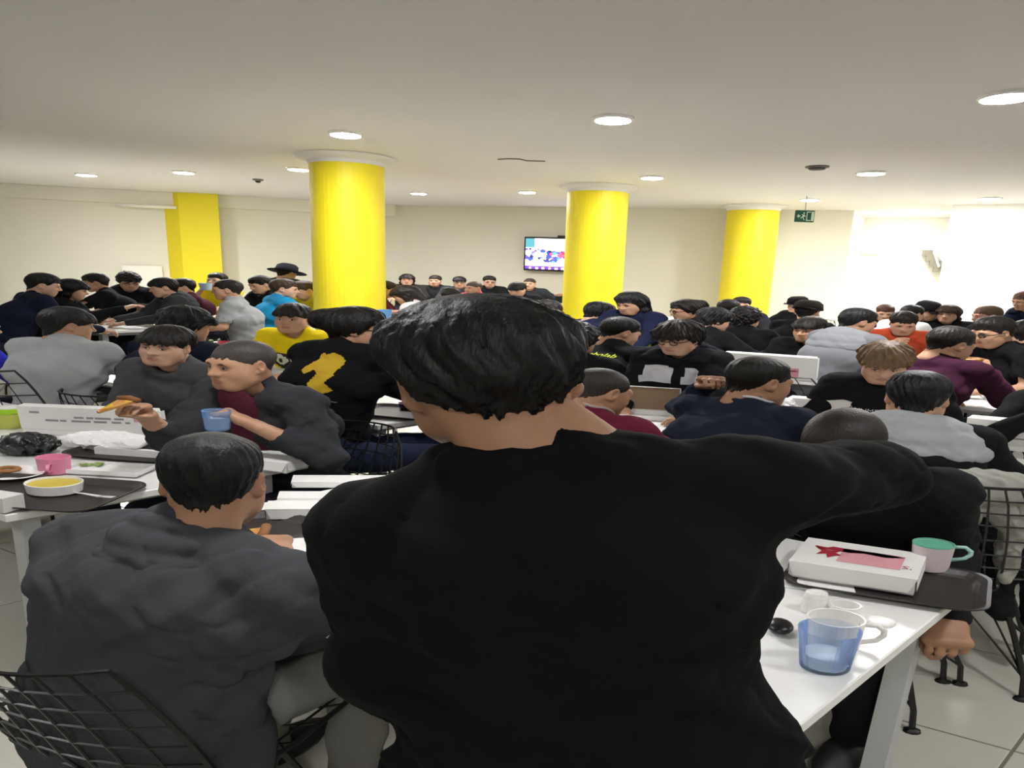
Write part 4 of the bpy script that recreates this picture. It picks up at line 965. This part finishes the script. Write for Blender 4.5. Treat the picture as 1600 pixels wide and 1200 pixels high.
P('R23', 'person in white t-shirt with black hair behind the orange shirt', 1427, 477, 8.1, 60, top='#e2e2e0', sleeve='short', hair='short', hc='#121012', lean=24, hp=20)
P('R24', 'person with reddish brown hair looking down behind the blue box', 1385, 476, 8.9, 195, top='#3b2a2a', hair='crop', hc='#4a2f22', lean=14, hp=22)
P('R25', 'person with dark hair under a small cap, chin lowered, far right', 1451, 473, 8.4, 150, top='#2c2526', hair='cap', lean=12, hp=18)
P('R26', 'person with brown bobbed hair in black far right', 1484, 476, 8.3, 215, top='#151517', hair='bob', hc='#35261c', lean=8, hp=10)
P('R27', 'person with short fair brown hair looking left at far right', 1545, 478, 7.0, 262, top='#1a1b1e', hair='crop', hc='#5a4636', skin=SK1, lean=12, hp=10, lod=1)
P('R28', 'person in big navy quilted jacket bending down at the right edge', 1606, 455, 7.6, 255, top='#20263a', kind='jacket', hair='crop', hc='#5a4030', skin=SK1, lean=42, hp=20, lod=1, hood='#20263a')
P('R29', 'person in black jacket turned away at the right edge', 1608, 500, 6.0, 30, top='#111114', kind='jacket', hair='short', lean=12, lod=1, size=1.1)
def clear(name, col, body):
    """thin tinted plastic: light passes straight through it, tinted, with a plain gloss"""
    m = bpy.data.materials.new(name); m.use_nodes = True; nt = m.node_tree; out = nt.nodes['Material Output']; b = nt.nodes['Principled BSDF']
    b.inputs['Base Color'].default_value = (*lin(col), 1); b.inputs['Roughness'].default_value = .08
    t = nt.nodes.new('ShaderNodeBsdfTransparent'); c = lin(col); t.inputs[0].default_value = (*[x**.09 for x in c], 1)
    fr = nt.nodes.new('ShaderNodeFresnel'); fr.inputs[0].default_value = 1.3; ad = nt.nodes.new('ShaderNodeMath'); ad.operation = 'ADD'; ad.inputs[1].default_value = body; ad.use_clamp = True
    mx = nt.nodes.new('ShaderNodeMixShader'); nt.links.new(fr.outputs[0], ad.inputs[0]); nt.links.new(ad.outputs[0], mx.inputs[0]); nt.links.new(t.outputs[0], mx.inputs[1]); nt.links.new(b.outputs[0], mx.inputs[2]); nt.links.new(mx.outputs[0], out.inputs[0])
    return m
# ------------------------------------------------------------------ prints and extras on people
def hat(key, col, brim, brimback=False, label_part='hat'):
    I = PEOPLE[key]; m = MB().lathe([(.001, .135), (.06, .13), (.088, .10), (.096, .05), (.1, .03)][::-1], 20, m=0)
    h = mesh_obj(label_part, I['W']((m.arr()*np.array([1, 1.12, 1])+np.array([0, -.015, .01])) @ I['RH'].T+I['Hc']), m.F, cloth(col), I['body'], smooth=True)
    b = MB()
    if brim > .1: b.lathe([(.09, .03), (.17, .025), (.175, .02), (.17, .018), (.09, .02)], 24)
    else: b.add([(x, y0+(-1 if brimback else 1)*math.sqrt(max(0, 1-(x/.085)**2))*.085, .035-.1*abs(x)) for y0 in ((-.08,) if brimback else (.07,)) for x in np.linspace(-.085, .085, 11)]+[(x, (-.09 if brimback else .08), .045) for x in np.linspace(-.085, .085, 11)], [[i, i+1, 12+i, 11+i] for i in range(10)])
    mesh_obj('brim', I['W'](b.arr() @ I['RH'].T+I['Hc']), b.F, cloth(col), h, smooth=True)
hat('L10', '#17171a', .2); hat('R12', '#151416', 0); hat('R13', '#26221d', 0, True, 'cap'); hat('R25', '#1b191a', 0, False, 'cap')

horse = [(-.42, .40), (-.30, .48), (-.22, .42), (-.05, .50), (.18, .44), (.34, .30), (.40, .10), (.36, -.02), (.44, -.10), (.36, -.20), (.30, -.32), (.42, -.40), (.52, -.52), (.30, -.62), (.02, -.72), (.00, -.58), (-.06, -.48), (-.16, -.40), (-.10, -.22), (-.02, -.10), (-.10, -.02), (-.20, .02), (-.26, -.06), (-.38, -.12), (-.50, -.06), (-.52, .06), (-.40, .20), (-.38, .30)]
c, up, sd = frame_of('horse', True, .02, -.135); pts, F = grid_shape([(x*.125, y*.2) for x, y in horse], .0045); print_on('horse', pts, F, c, up, sd, True, '#c2a01c', 'horse_print')
c, up, sd = frame_of('horse', True, .03, -.30); pts, F = text_shape('~ \u03bb\u03c5k\u03b5 ~', .035); print_on('horse', pts, F, c, up, sd, True, '#b8b9b4', 'lettering')
c, up, sd = frame_of('letter', True, .035, -.085); pts, F = text_shape('robolab', .045); print_on('letter', pts, F, c, up, sd, True, '#c9d41f', 'lettering')
c, up, sd = frame_of('L1', True, -.10, -.16); pts, F = text_shape('A\nY\n63', .07); print_on('L1', pts, F, c, up, sd, True, '#d8dade', 'lettering')
c, up, sd = frame_of('L5', False, .0, -.22); pts, F = text_shape('LEX', .11); print_on('L5', pts, F, c, up, sd, False, '#dcdcda', 'lettering')
c, up, sd = frame_of('blond', False, .0, -.17); pts, F = text_shape('HUMBLE IN', .03); print_on('blond', pts, F, c, up, sd, False, '#c4c4c2', 'lettering')
for sx, w_ in ((-.075, .10), (.075, .115)):
    c, up, sd = frame_of('patch', False, -sx, -.135); pts, F = grid_shape([(-w_/2, -.045), (w_/2, -.05), (w_/2, .05), (-w_/2+.015, .06)], .012); print_on('patch', pts, F, c, up, sd, False, '#d2d3d5', 'white_patch')
# dark eye band with two pale eyes on the yellow shirt
c, up, sd = frame_of('yellow', False, 0, -.20); pts, F = grid_shape([(-.15, .05), (.15, .05), (.17, .0), (.12, -.06), (.03, -.08), (-.06, -.08), (-.13, -.04)], .01); print_on('yellow', pts, F, c, up, sd, False, '#1b1a14', 'dark_print')
for sx in (-.05, .055):
    c, up, sd = frame_of('yellow', False, sx, -.20); pts, F = grid_shape([(.04*math.cos(a)*(1+.25*math.cos(2*a)), .045*math.sin(a)) for a in np.linspace(0, 6.28, 14)[:-1]], .008); print_on('yellow', pts, F, c, up, sd, False, '#d9dbc0', 'pale_print', .007)
    c, up, sd = frame_of('yellow', False, sx*.9, -.205); pts, F = grid_shape([(.013*math.cos(a), .02*math.sin(a)) for a in np.linspace(0, 6.28, 10)[:-1]], .006); print_on('yellow', pts, F, c, up, sd, False, '#23221c', 'dark_print', .010)

# ------------------------------------------------------------------ what stands on the left table
crumple(45, 708, 'crumpled black plastic bag on the left table', 'plastic_bag', 'bag', (.085, .075, .05), mat('black_bag', '#17181a', .3, spec=.6), seed=3, h=.005)
crumple(165, 700, 'crumpled white paper bag lying between black bag and pizza box', 'paper_bag', 'paper', (.13, .07, .042), PAPER, seed=9, h=.006, f=48)
t = cup(16, 668, 'pale yellow tub with lime green and white lid at the left edge', 'lidded_tub', 'tub', mugprof(.036, .04, .085), mat('yellow_tub', '#c9cf5e', .35, trans=.2), n=28)
MB().lathe([(.043, .082), (.045, .085), (.045, .108), (.042, .11), (.001, .111)], 28).obj('lid', mat('lime_plastic', '#9ccc1e', .35), t, 0); MB().lathe([(.04, .11), (.04, .116), (.001, .118)], 28).obj('lid_top', CHINA, t, 0)
crumple(4, 665, 'crumpled white napkin at the left edge before the yellow tub', 'napkin', 'napkin', (.035, .03, .05), PAPER, seed=14, h=.005, f=70)
LINES = [('rect', x0, y0, w_, .0105, INK_G, 0) for y0, row in ((.072, ((.035, .03), (.0, .022), (-.04, .05), (-.09, .03))), (.052, ((.12, .04), (.085, .02), (.03, .06), (-.03, .04), (-.08, .03), (-.115, .015))), (.095, ((.17, .03),))) for x0, w_ in row]
pizza_box(160, 677, 'open pizza box with printed lid standing upright on the left table', 182, L=.44, W=.125, H=.03, lid='open', ang=97, prints=LINES+[('rect', -.15, .075, .03, .03, INK_P, 0)])
pizza_box(240, 706, 'low white box with raised rim and inner slot on the left table', 10, L=.26, W=.18, H=.036, lid='none')
pizza_box(418, 722, 'white closed pizza box at the right end of the left table', 20, L=.26, W=.22, H=.045)
MUGP = mat('pink_plastic', '#e58fae', .35); 
cup(86, 738, 'pink plastic mug beside the soup bowl', 'mug', 'mug', mugprof(.036, .043, .072), MUGP, z=TZ+.005, handle=(.039, .014, .05, -80))
cup(86, 768, 'white bowl of yellow soup on the front left tray', 'soup_bowl', 'bowl', [(.001, 0), (.055, 0), (.062, .005), (.066, .042), (.063, .043), (.058, .008), (.001, .006)], CHINA, z=TZ+.006, n=40, liquid=(.062, .034, mat('yellow_soup', '#c9b13a', .2)))
tray(60, 775, 'dark tray at the front left corner carrying soup bowl and pink mug', 8, L=.42, W=.32)
tray(205, 712, 'dark tray under the low white box on the left table', 14, L=.34, W=.22)
t = pizza_box(172, 736, 'long white dish with a few salad leaves next to the pink mug', 6, L=.20, W=.12, H=.02, lid='none', z=TZ+.006); t.name = 'food_dish'; t['category'] = 'dish'
LEAF = mat('lettuce', '#7f9a45', .6, var=.3)
w = onz(128, 724, TZ+.02)
for i in range(5):
    p = w+np.array([rng.uniform(-.03, .09), rng.uniform(-.02, .02), 0]); v = [(a*.012, b*.008, .004*math.sin(3*a+2*b+i)) for a in (-1, 0, 1) for b in (-1, 0, 1)]
    mb = MB().add(v, [[0, 3, 4, 1], [1, 4, 5, 2], [3, 6, 7, 4], [4, 7, 8, 5]]); mb.obj('salad_leaf', LEAF, t, i*50, SX, tuple(p-np.array(t.location)))
cup(15, 744, 'white plate at the left edge with a browned onion ring', 'plate', 'plate', [(.001, 0), (.05, 0), (.085, .016), (.083, .019), (.05, .004), (.001, .004)], CHINA, z=TZ+.006, n=40)
w = onz(12, 736, TZ+.02); o = MB().tube([(.026*math.cos(a), .026*math.sin(a), .008) for a in np.linspace(0, 6.28, 17)[:-1]], .008, 8, closed=True).obj('onion_ring', mat('fried_batter', '#9a6a3c', .7, var=.2), None, 0, SX, tuple(w), True); tag(o, 'browned fried onion ring on the white plate', 'food')
w = onz(0, 795, TZ+.006); o = MB().box((0, 0, .03), (.085, .06, .06), bev=.002).obj('carton', mat('grey_carton', '#cfcecb', .7), None, 20, SX, tuple(w)); tag(o, 'small pale carton at the near left edge of the tray', 'carton')
fk = MB().tube([(-.09, 0, .004), (-.02, 0, .007), (.03, 0, .004)], [.003, .003, .006], 6); 
for i in range(4): fk.tube([(.03, (i-1.5)*.004, .005), (.07, (i-1.5)*.0045, .009)], .0014, 4)
tag(fk.obj('fork', mat('white_plastic', '#e4e4e4', .2, spec=.8), None, 20, SX, tuple(onz(140, 775, TZ+.008)), True), 'shiny plastic fork on the front left tray', 'fork')
# cup and slices in hands
B = PEOPLE['buzz']; CUPB = clear('blue_tinted_plastic', '#8db4e6', .35); MILK = mat('milk_drink', '#d3e2f2', .4)
hw = B['world'](B['hand'][-1]); cup(340, 650, 'pale blue cup of milk held by the person with shaved head', 'cup', 'cup', mugprof(.03, .038, .088), CUPB, world=ony(340, 671, hw[1]-.02), liquid=(.034, .055, MILK))
def slice_(key, hand, label, dx=(0, 0, 0), yaw=0, tip=0, s=1.):
    I = PEOPLE[key]; w = I['world'](I['hand'][hand])+np.array(dx)
    t = thing('pizza_slice', label, 'pizza', w, 'pizza slices')
    pts = [(-.05*s, .0), (.05*s, .0), (0.004, -.16*s), (-.004, -.16*s)]
    m = MB().prism(pts, -.004, .004); m.xf(lambda v: v @ rx(tip).T).obj('base', mat('baked_dough', '#b98245', .7, var=.2), t, yaw)
    m = MB()
    v = [(x*.92, y*.94-.003, .005+.0025*math.sin(40*x+60*y)) for y in np.linspace(0, -.16*s, 7) for x in np.linspace(-1, 1, 6)*(.05*s*(1+y/(.165*s)))]
    m.add(v, [[r*6+i, r*6+i+1, r*6+7+i, r*6+6+i] for r in range(6) for i in range(5)]).xf(lambda v: v @ rx(tip).T).obj('topping', mat('melted_cheese', '#caa033', .5, var=.35, scale=60), t, yaw)
    MB().tube([(-.056*s, .003, .004), (0, .008, .008), (.056*s, .003, .004)], .011, 8).xf(lambda v: v @ rx(tip).T).obj('crust', mat('brown_crust', '#7d5228', .8, var=.2), t, yaw, smooth=True)
slice_('buzz', 1, 'pizza slice with dark crust in the raised hand of the person with shaved head', (0.0, -.01, .035), 30, 20, .6)
slice_('hood', 1, 'folded yellow pizza slice in the hand of the person in grey hooded jacket', (-.02, .03, .02), 85, 8, 1.)
slice_('sweat', 1, 'pale pizza slice at the mouth of the person in maroon sweater', (0, 0, .01), 60, 0, .7)
# hooded person's tray
tray(432, 850, 'dark tray in front of the person in grey hooded jacket', 30, L=.40, W=.34)
cup(474, 866, 'white plate half hidden behind the standing person', 'plate', 'plate', [(.001, 0), (.05, 0), (.075, .02), (.073, .023), (.05, .004), (.001, .004)], CHINA, z=TZ+.006, n=40)
pizza_box(536, 757, 'upper of two flat white boxes left of the standing person', -8, L=.25, W=.085, H=.022)
pizza_box(520, 782, 'lower of two flat white boxes left of the standing person', -8, L=.25, W=.075, H=.02)
pizza_box(490, 806, 'white box lying left of the standing person behind the tray', -8, L=.20, W=.08, H=.04)
# ------------------------------------------------------------------ the front right table
tray(1385, 912, 'dark tray under the pizza box with pink print on the front right table', 25, L=.36, W=.27)
LOGO = [(-.5, .1), (-.3, .3), (-.05, .2), (.1, .32), (.45, .28), (.5, .05), (.36, .1), (.3, -.05), (.1, .0), (-.2, -.02), (-.4, .02)]
LOGO2 = [(-.5, -.5), (-.2, -.1), (-.3, .3), (0, .1), (.1, .5), (.3, .2), (.5, .1), (.25, -.1), (.35, -.3), (.0, -.25)]
pizza_box(0, 0, 'closed white pizza box with pink and red print on the front right table', 26, L=.225, W=.195, H=.05, world=np.array([1.155, 1.86, TZ+.01]),
  prints=[('rect', .022, .10, .115, .10, INK_P, 0), ('poly', -.005, .052, .17, .085, INK_R, [(-x, y) for x, y in LOGO]), ('poly', -.060, .10, .06, .075, INK_R, LOGO2), ('txt', .09, .125, .03, 1, INK_R, "'S")])
GRNM = mat('green_plastic', '#6fbfa4', .35); HANDLE = mat('pale_green_plastic', '#a5d3c6', .35); PALE = mat('frosted_pink_plastic', '#d9c9cd', .4)
cup(1452, 888, 'green lined frosted mug with turquoise handle on the front right tray', 'mug', 'mug', mugprof(.032, .04, .092), PALE, z=TZ+.008, inner=[(.033, .012), (.0369, .0925), (.0402, .0925), (.0402, .088)], innerm=GRNM, handle=(.037, .035, .083, -10), hm=HANDLE)
w = onz(1275, 905, TZ); tag(MB().box((0, 0, .003), (.13, .15, .004)).obj('paper_sheet', PAPER, None, 12, SX, tuple(w)), 'white paper sheet beside the printed pizza box', 'paper')
t = cup(1272, 955, 'white salt shaker with rounded top behind the blue glass', 'salt_shaker', 'shaker', [(.001, 0), (.024, 0), (.025, .005), (.021, .045), (.021, .05), (.0185, .062), (.010, .067), (.001, .068)], CHINA)
cup(1318, 967, 'small white china cup right of the salt shaker', 'small_cup', 'cup', mugprof(.022, .026, .046), CHINA)
cup(1372, 972, 'white jar lid lying on the front right table', 'jar_lid', 'lid', [(.001, 0), (.026, 0), (.028, .003), (.027, .007), (.018, .009), (.001, .010)], CHINA)
cup(1300, 1008, 'white mug standing right behind the blue glass', 'mug', 'mug', mugprof(.038, .045, .082), CHINA, handle=(.041, .014, .066, -8))
BLUEG = clear('blue_clear_plastic', '#b9d0f5', .09)
cup(1288, 1042, 'blue clear glass with milky drink at the near end of the front table', 'glass', 'glass', mugprof(.034, .046, .108, .0025), BLUEG, n=40, liquid=(.0355, .042, mat('milky_ice', '#dbe6ea', .3)))
w = onz(1218, 985, TZ+.002); tag(MB().ball((0, 0, .014), (.022, .035, .014), nu=14, nv=8).obj('phone_case', BLACKP, None, 10, SX, tuple(w), True), 'glossy black rounded case peeking out beside the black jacket', 'case')
# ------------------------------------------------------------------ second row, right
pizza_box(1004, 652, 'open pizza box with brown inside behind the maroon t-shirt', 12, L=.26, W=.16, H=.03, lid='open', ang=82)
crumple(1216, 668, 'knotted white plastic carrier bag beside the navy jacket', 'plastic_bag', 'bag', (.085, .065, .10), mat('white_bag', '#e4e4e2', .35), seed=20, h=.006, f=50)
cup(1240, 680, 'pink plastic mug in front of the white carrier bag', 'mug', 'mug', mugprof(.032, .037, .06), MUGP, handle=(.034, .014, .05, 0))
pizza_box(1318, 668, 'open pizza box with tilted white lid before the blond boy', 200, L=.40, W=.16, H=.03, lid='open', ang=100, inside=PAPER, prints=[('rect', .05, .08, .05, .008, INK_G, 0), ('rect', -.02, .08, .05, .008, INK_G, 0), ('rect', .03, .10, .10, .008, INK_G, 0), ('rect', -.12, .09, .05, .05, INK_P, 0)])
cup(1396, 668, 'yellow green plastic cup at the ear of the grey hooded person', 'cup', 'cup', mugprof(.03, .036, .07), mat('lime_plastic', '#9ccc1e', .35))
pizza_box(1590, 700, 'open pizza box with printed white lid at the right edge', 206, L=.33, W=.16, H=.03, lid='open', ang=110, prints=[('rect', .0, .05, .16, .01, INK_G, 0)])
# third row
pizza_box(1206, 594, 'open pizza box whose white lid shows a pink square before the boy in black', 204, L=.46, W=.2, H=.035, lid='open', ang=98, prints=[('rect', -.10, .06, .09, .08, INK_P, 0), ('poly', -.10, .07, .09, .05, INK_R, LOGO)])
crumple(1196, 600, 'crumpled lime wrapper on the table behind the navy jacket', 'wrapper', 'wrapper', (.05, .03, .02), mat('lime_wrapper', '#cdd66a', .5), seed=25, h=.008)
LIME = mat('lime_plastic', '#9ccc1e', .35)
def frog(px, py, label, D=None):
    w = onz(px, py, TZ) if D is None else ony(px, py, D); t = thing('lime_bottle', label, 'bottle', w)
    MB().lathe([(.001, 0), (.03, 0), (.033, .01), (.033, .07), (.02, .095), (.012, .1)], 20).obj('body', LIME, t, 0, smooth='auto'); MB().lathe([(.014, .098), (.015, .125), (.001, .127)], 14).obj('cap', mat('dark_green_cap', '#476b18', .4), t, 0)
frog(1230, 537, 'squat lime green bottle left of the boy in black'); frog(1012, 550, 'lime green bottle beside the black t-shirt with yellow lettering'); frog(331, 552, 'lime green bottle between the fringed boy and shaved head')
tag(MB().box((0, 0, .03), (.16, .1, .05), bev=.004).obj('pink_carton', mat('pink_card', '#c9808c', .7), None, 20, SX, tuple(onz(1222, 548, TZ))), 'dull pink carton on the table left of the boy in black', 'carton')
pizza_box(1392, 562, 'small open pizza box with brown inside before the orange shirt', 190, L=.26, W=.14, H=.03, lid='open', ang=95)
pizza_box(1440, 568, 'open pizza box with pink patterned white lid right of the orange shirt', 200, L=.28, W=.14, H=.03, lid='open', ang=100, prints=[('rect', -.04, .07, .08, .06, INK_P, 0)])
pizza_box(1592, 626, 'pizza box with pink printed lid at the right edge under the black t-shirt', 15, L=.3, W=.28, H=.03, prints=[('rect', .0, .15, .2, .18, INK_P, 0), ('poly', 0, .14, .16, .08, INK_R, LOGO)])
pizza_box(985, 540, 'white box beside the lime bottle behind the black t-shirt', 20, L=.3, W=.22, H=.07); pizza_box(1022, 531, 'white box in front of the long haired person in navy', 20, L=.36, W=.26, H=.04)
tag(MB().box((0, 0, .05), (.17, .1, .1), bev=.004).obj('blue_box', mat('blue_card', '#4b6f9c', .6), None, 10, SX, tuple(onz(1384, 520, TZ))), 'blue box on the table behind the grey hoodie', 'box')
pizza_box(1225, 503, 'white box on the table before the cap wearers', 15, L=.4, W=.2, H=.06)
# left, far rows
MUGR = mat('red_plastic', '#a3283a', .35)
cup(352, 545, 'red plastic mug tipped in a hand behind the shaved head', 'mug', 'mug', mugprof(.033, .042, .075), MUGR, handle=(.036, .014, .055, 180)); cup(505, 556, 'dark red plastic mug at the shoulder of the horse print sweatshirt', 'mug', 'mug', mugprof(.035, .042, .075), mat('dark_red_plastic', '#7c1628', .4), handle=(.037, .014, .06, 180))
cup(205, 494, 'blue plastic cup on the far left table', 'cup', 'cup', mugprof(.045, .055, .10), mat('blue_plastic', '#5f8fc4', .35)); cup(233, 494, 'second blue plastic cup on the far left table, at the grey hoodie', 'cup', 'cup', mugprof(.04, .05, .08), mat('blue_plastic', '#5f8fc4', .35))
pizza_box(212, 503, 'open pizza box with brown lid inside on the far left table', 8, L=.40, W=.2, H=.03, lid='open', ang=85)
cup(177, 497, 'pale yellow cup on the far left table', 'cup', 'cup', mugprof(.035, .045, .09), mat('pale_yellow_plastic', '#d6c56a', .4))
I = PEOPLE['L7']; hw = I['world'](I['hand'][1]); cup(0, 0, 'pale blue cup raised to the mouth of the yellow shirted drinker', 'cup', 'cup', mugprof(.045, .06, .10), mat('pale_blue_plastic', '#a9c2d8', .35), world=hw+np.array([-.02, -.03, -.06]))
I = PEOPLE['C2']; hw = I['world'](I['hand'][1]); cup(0, 0, 'blue cup held by the person in pale grey t-shirt', 'cup', 'cup', mugprof(.04, .055, .10), mat('blue_plastic', '#5f8fc4', .35), world=hw+np.array([.04, -.03, -.05]))
slice_('C2', 1, 'pizza slice left of the blue cup at the thickest column', (-.12, -.03, .02), 20, 60, .8)
crumple(440, 578, 'crumpled white paper on the table before the yellow t-shirt', 'paper', 'paper', (.06, .04, .025), PAPER, seed=30, h=.009)
pizza_box(472, 584, 'white pizza box before the boy in yellow t-shirt', 10, L=.3, W=.2, H=.035)
pizza_box(165, 575, 'small white box on the table beside the pale grey sweater', 10, L=.3, W=.2, H=.03)
crumple(640, 640, 'crumpled purple wrapper on the table beside the standing person', 'wrapper', 'wrapper', (.05, .03, .03), mat('purple_wrapper', '#4a3358', .4), seed=33, h=.008)
tray(640, 648, 'dark tray on the table left of the standing person', 20, L=.4, W=.3)

I = PEOPLE['greyhood']; wire_chair(I['root']+np.array([.26, -.1, 0]), 24, 'coat', label='black wire shell chair with the light grey coat hung over its back', lift=.14, lod=0)
# coat hung over the chair at the right
w = ony(1530, 775, 2.34)
Cp_ = [cone((-.10, 0, .0), (.09, .0, -.02), .05, .055, k=.06), cone((-.09, -.02, 0), (-.07, -.05, -.26), .05, .03, k=.06), cone((.09, -.02, 0), (.10, -.05, -.36), .055, .035, k=.06), cone((.0, -.03, 0), (.03, -.06, -.12), .05, .04, k=.06)]
def cpost(V, X, Y, Z): return V+.008*wr3(X, Y, Z, 38, 17)+.004*wr3(X, Y, Z, 80, 21)
v_, f_ = solid(Cp_, .008, post=cpost); v_[:, 0] *= 1.1
tag(mesh_obj('coat', v_, f_, cloth('#98978f'), None, (w[0]+.02, w[1], w[2]+.05), True), 'light grey coat hung over the wire chair at right', 'coat')

w = ony(1572, 905, 2.40)
Cq = [cone((-.09, 0, .10), (.10, 0, .12), .05, .06, k=.06), cone((-.09, 0, .1), (-.06, -.03, -.12), .06, .05, k=.06), cone((.08, 0, .1), (.10, -.02, -.16), .07, .06, k=.06)]
def bpost(V, X, Y, Z): return V+.008*wr3(X, Y, Z, 36, 25)+.004*wr3(X, Y, Z, 78, 29)
v_, f_ = solid(Cq, .008, post=bpost); v_[:, 0] *= 1.2
ck = mesh_obj('jacket', v_, f_, cloth('#17181b'), None, (w[0]+.04, w[1], w[2]), True); tag(ck, 'black jacket hanging low on the wire chair at the right edge', 'jacket')
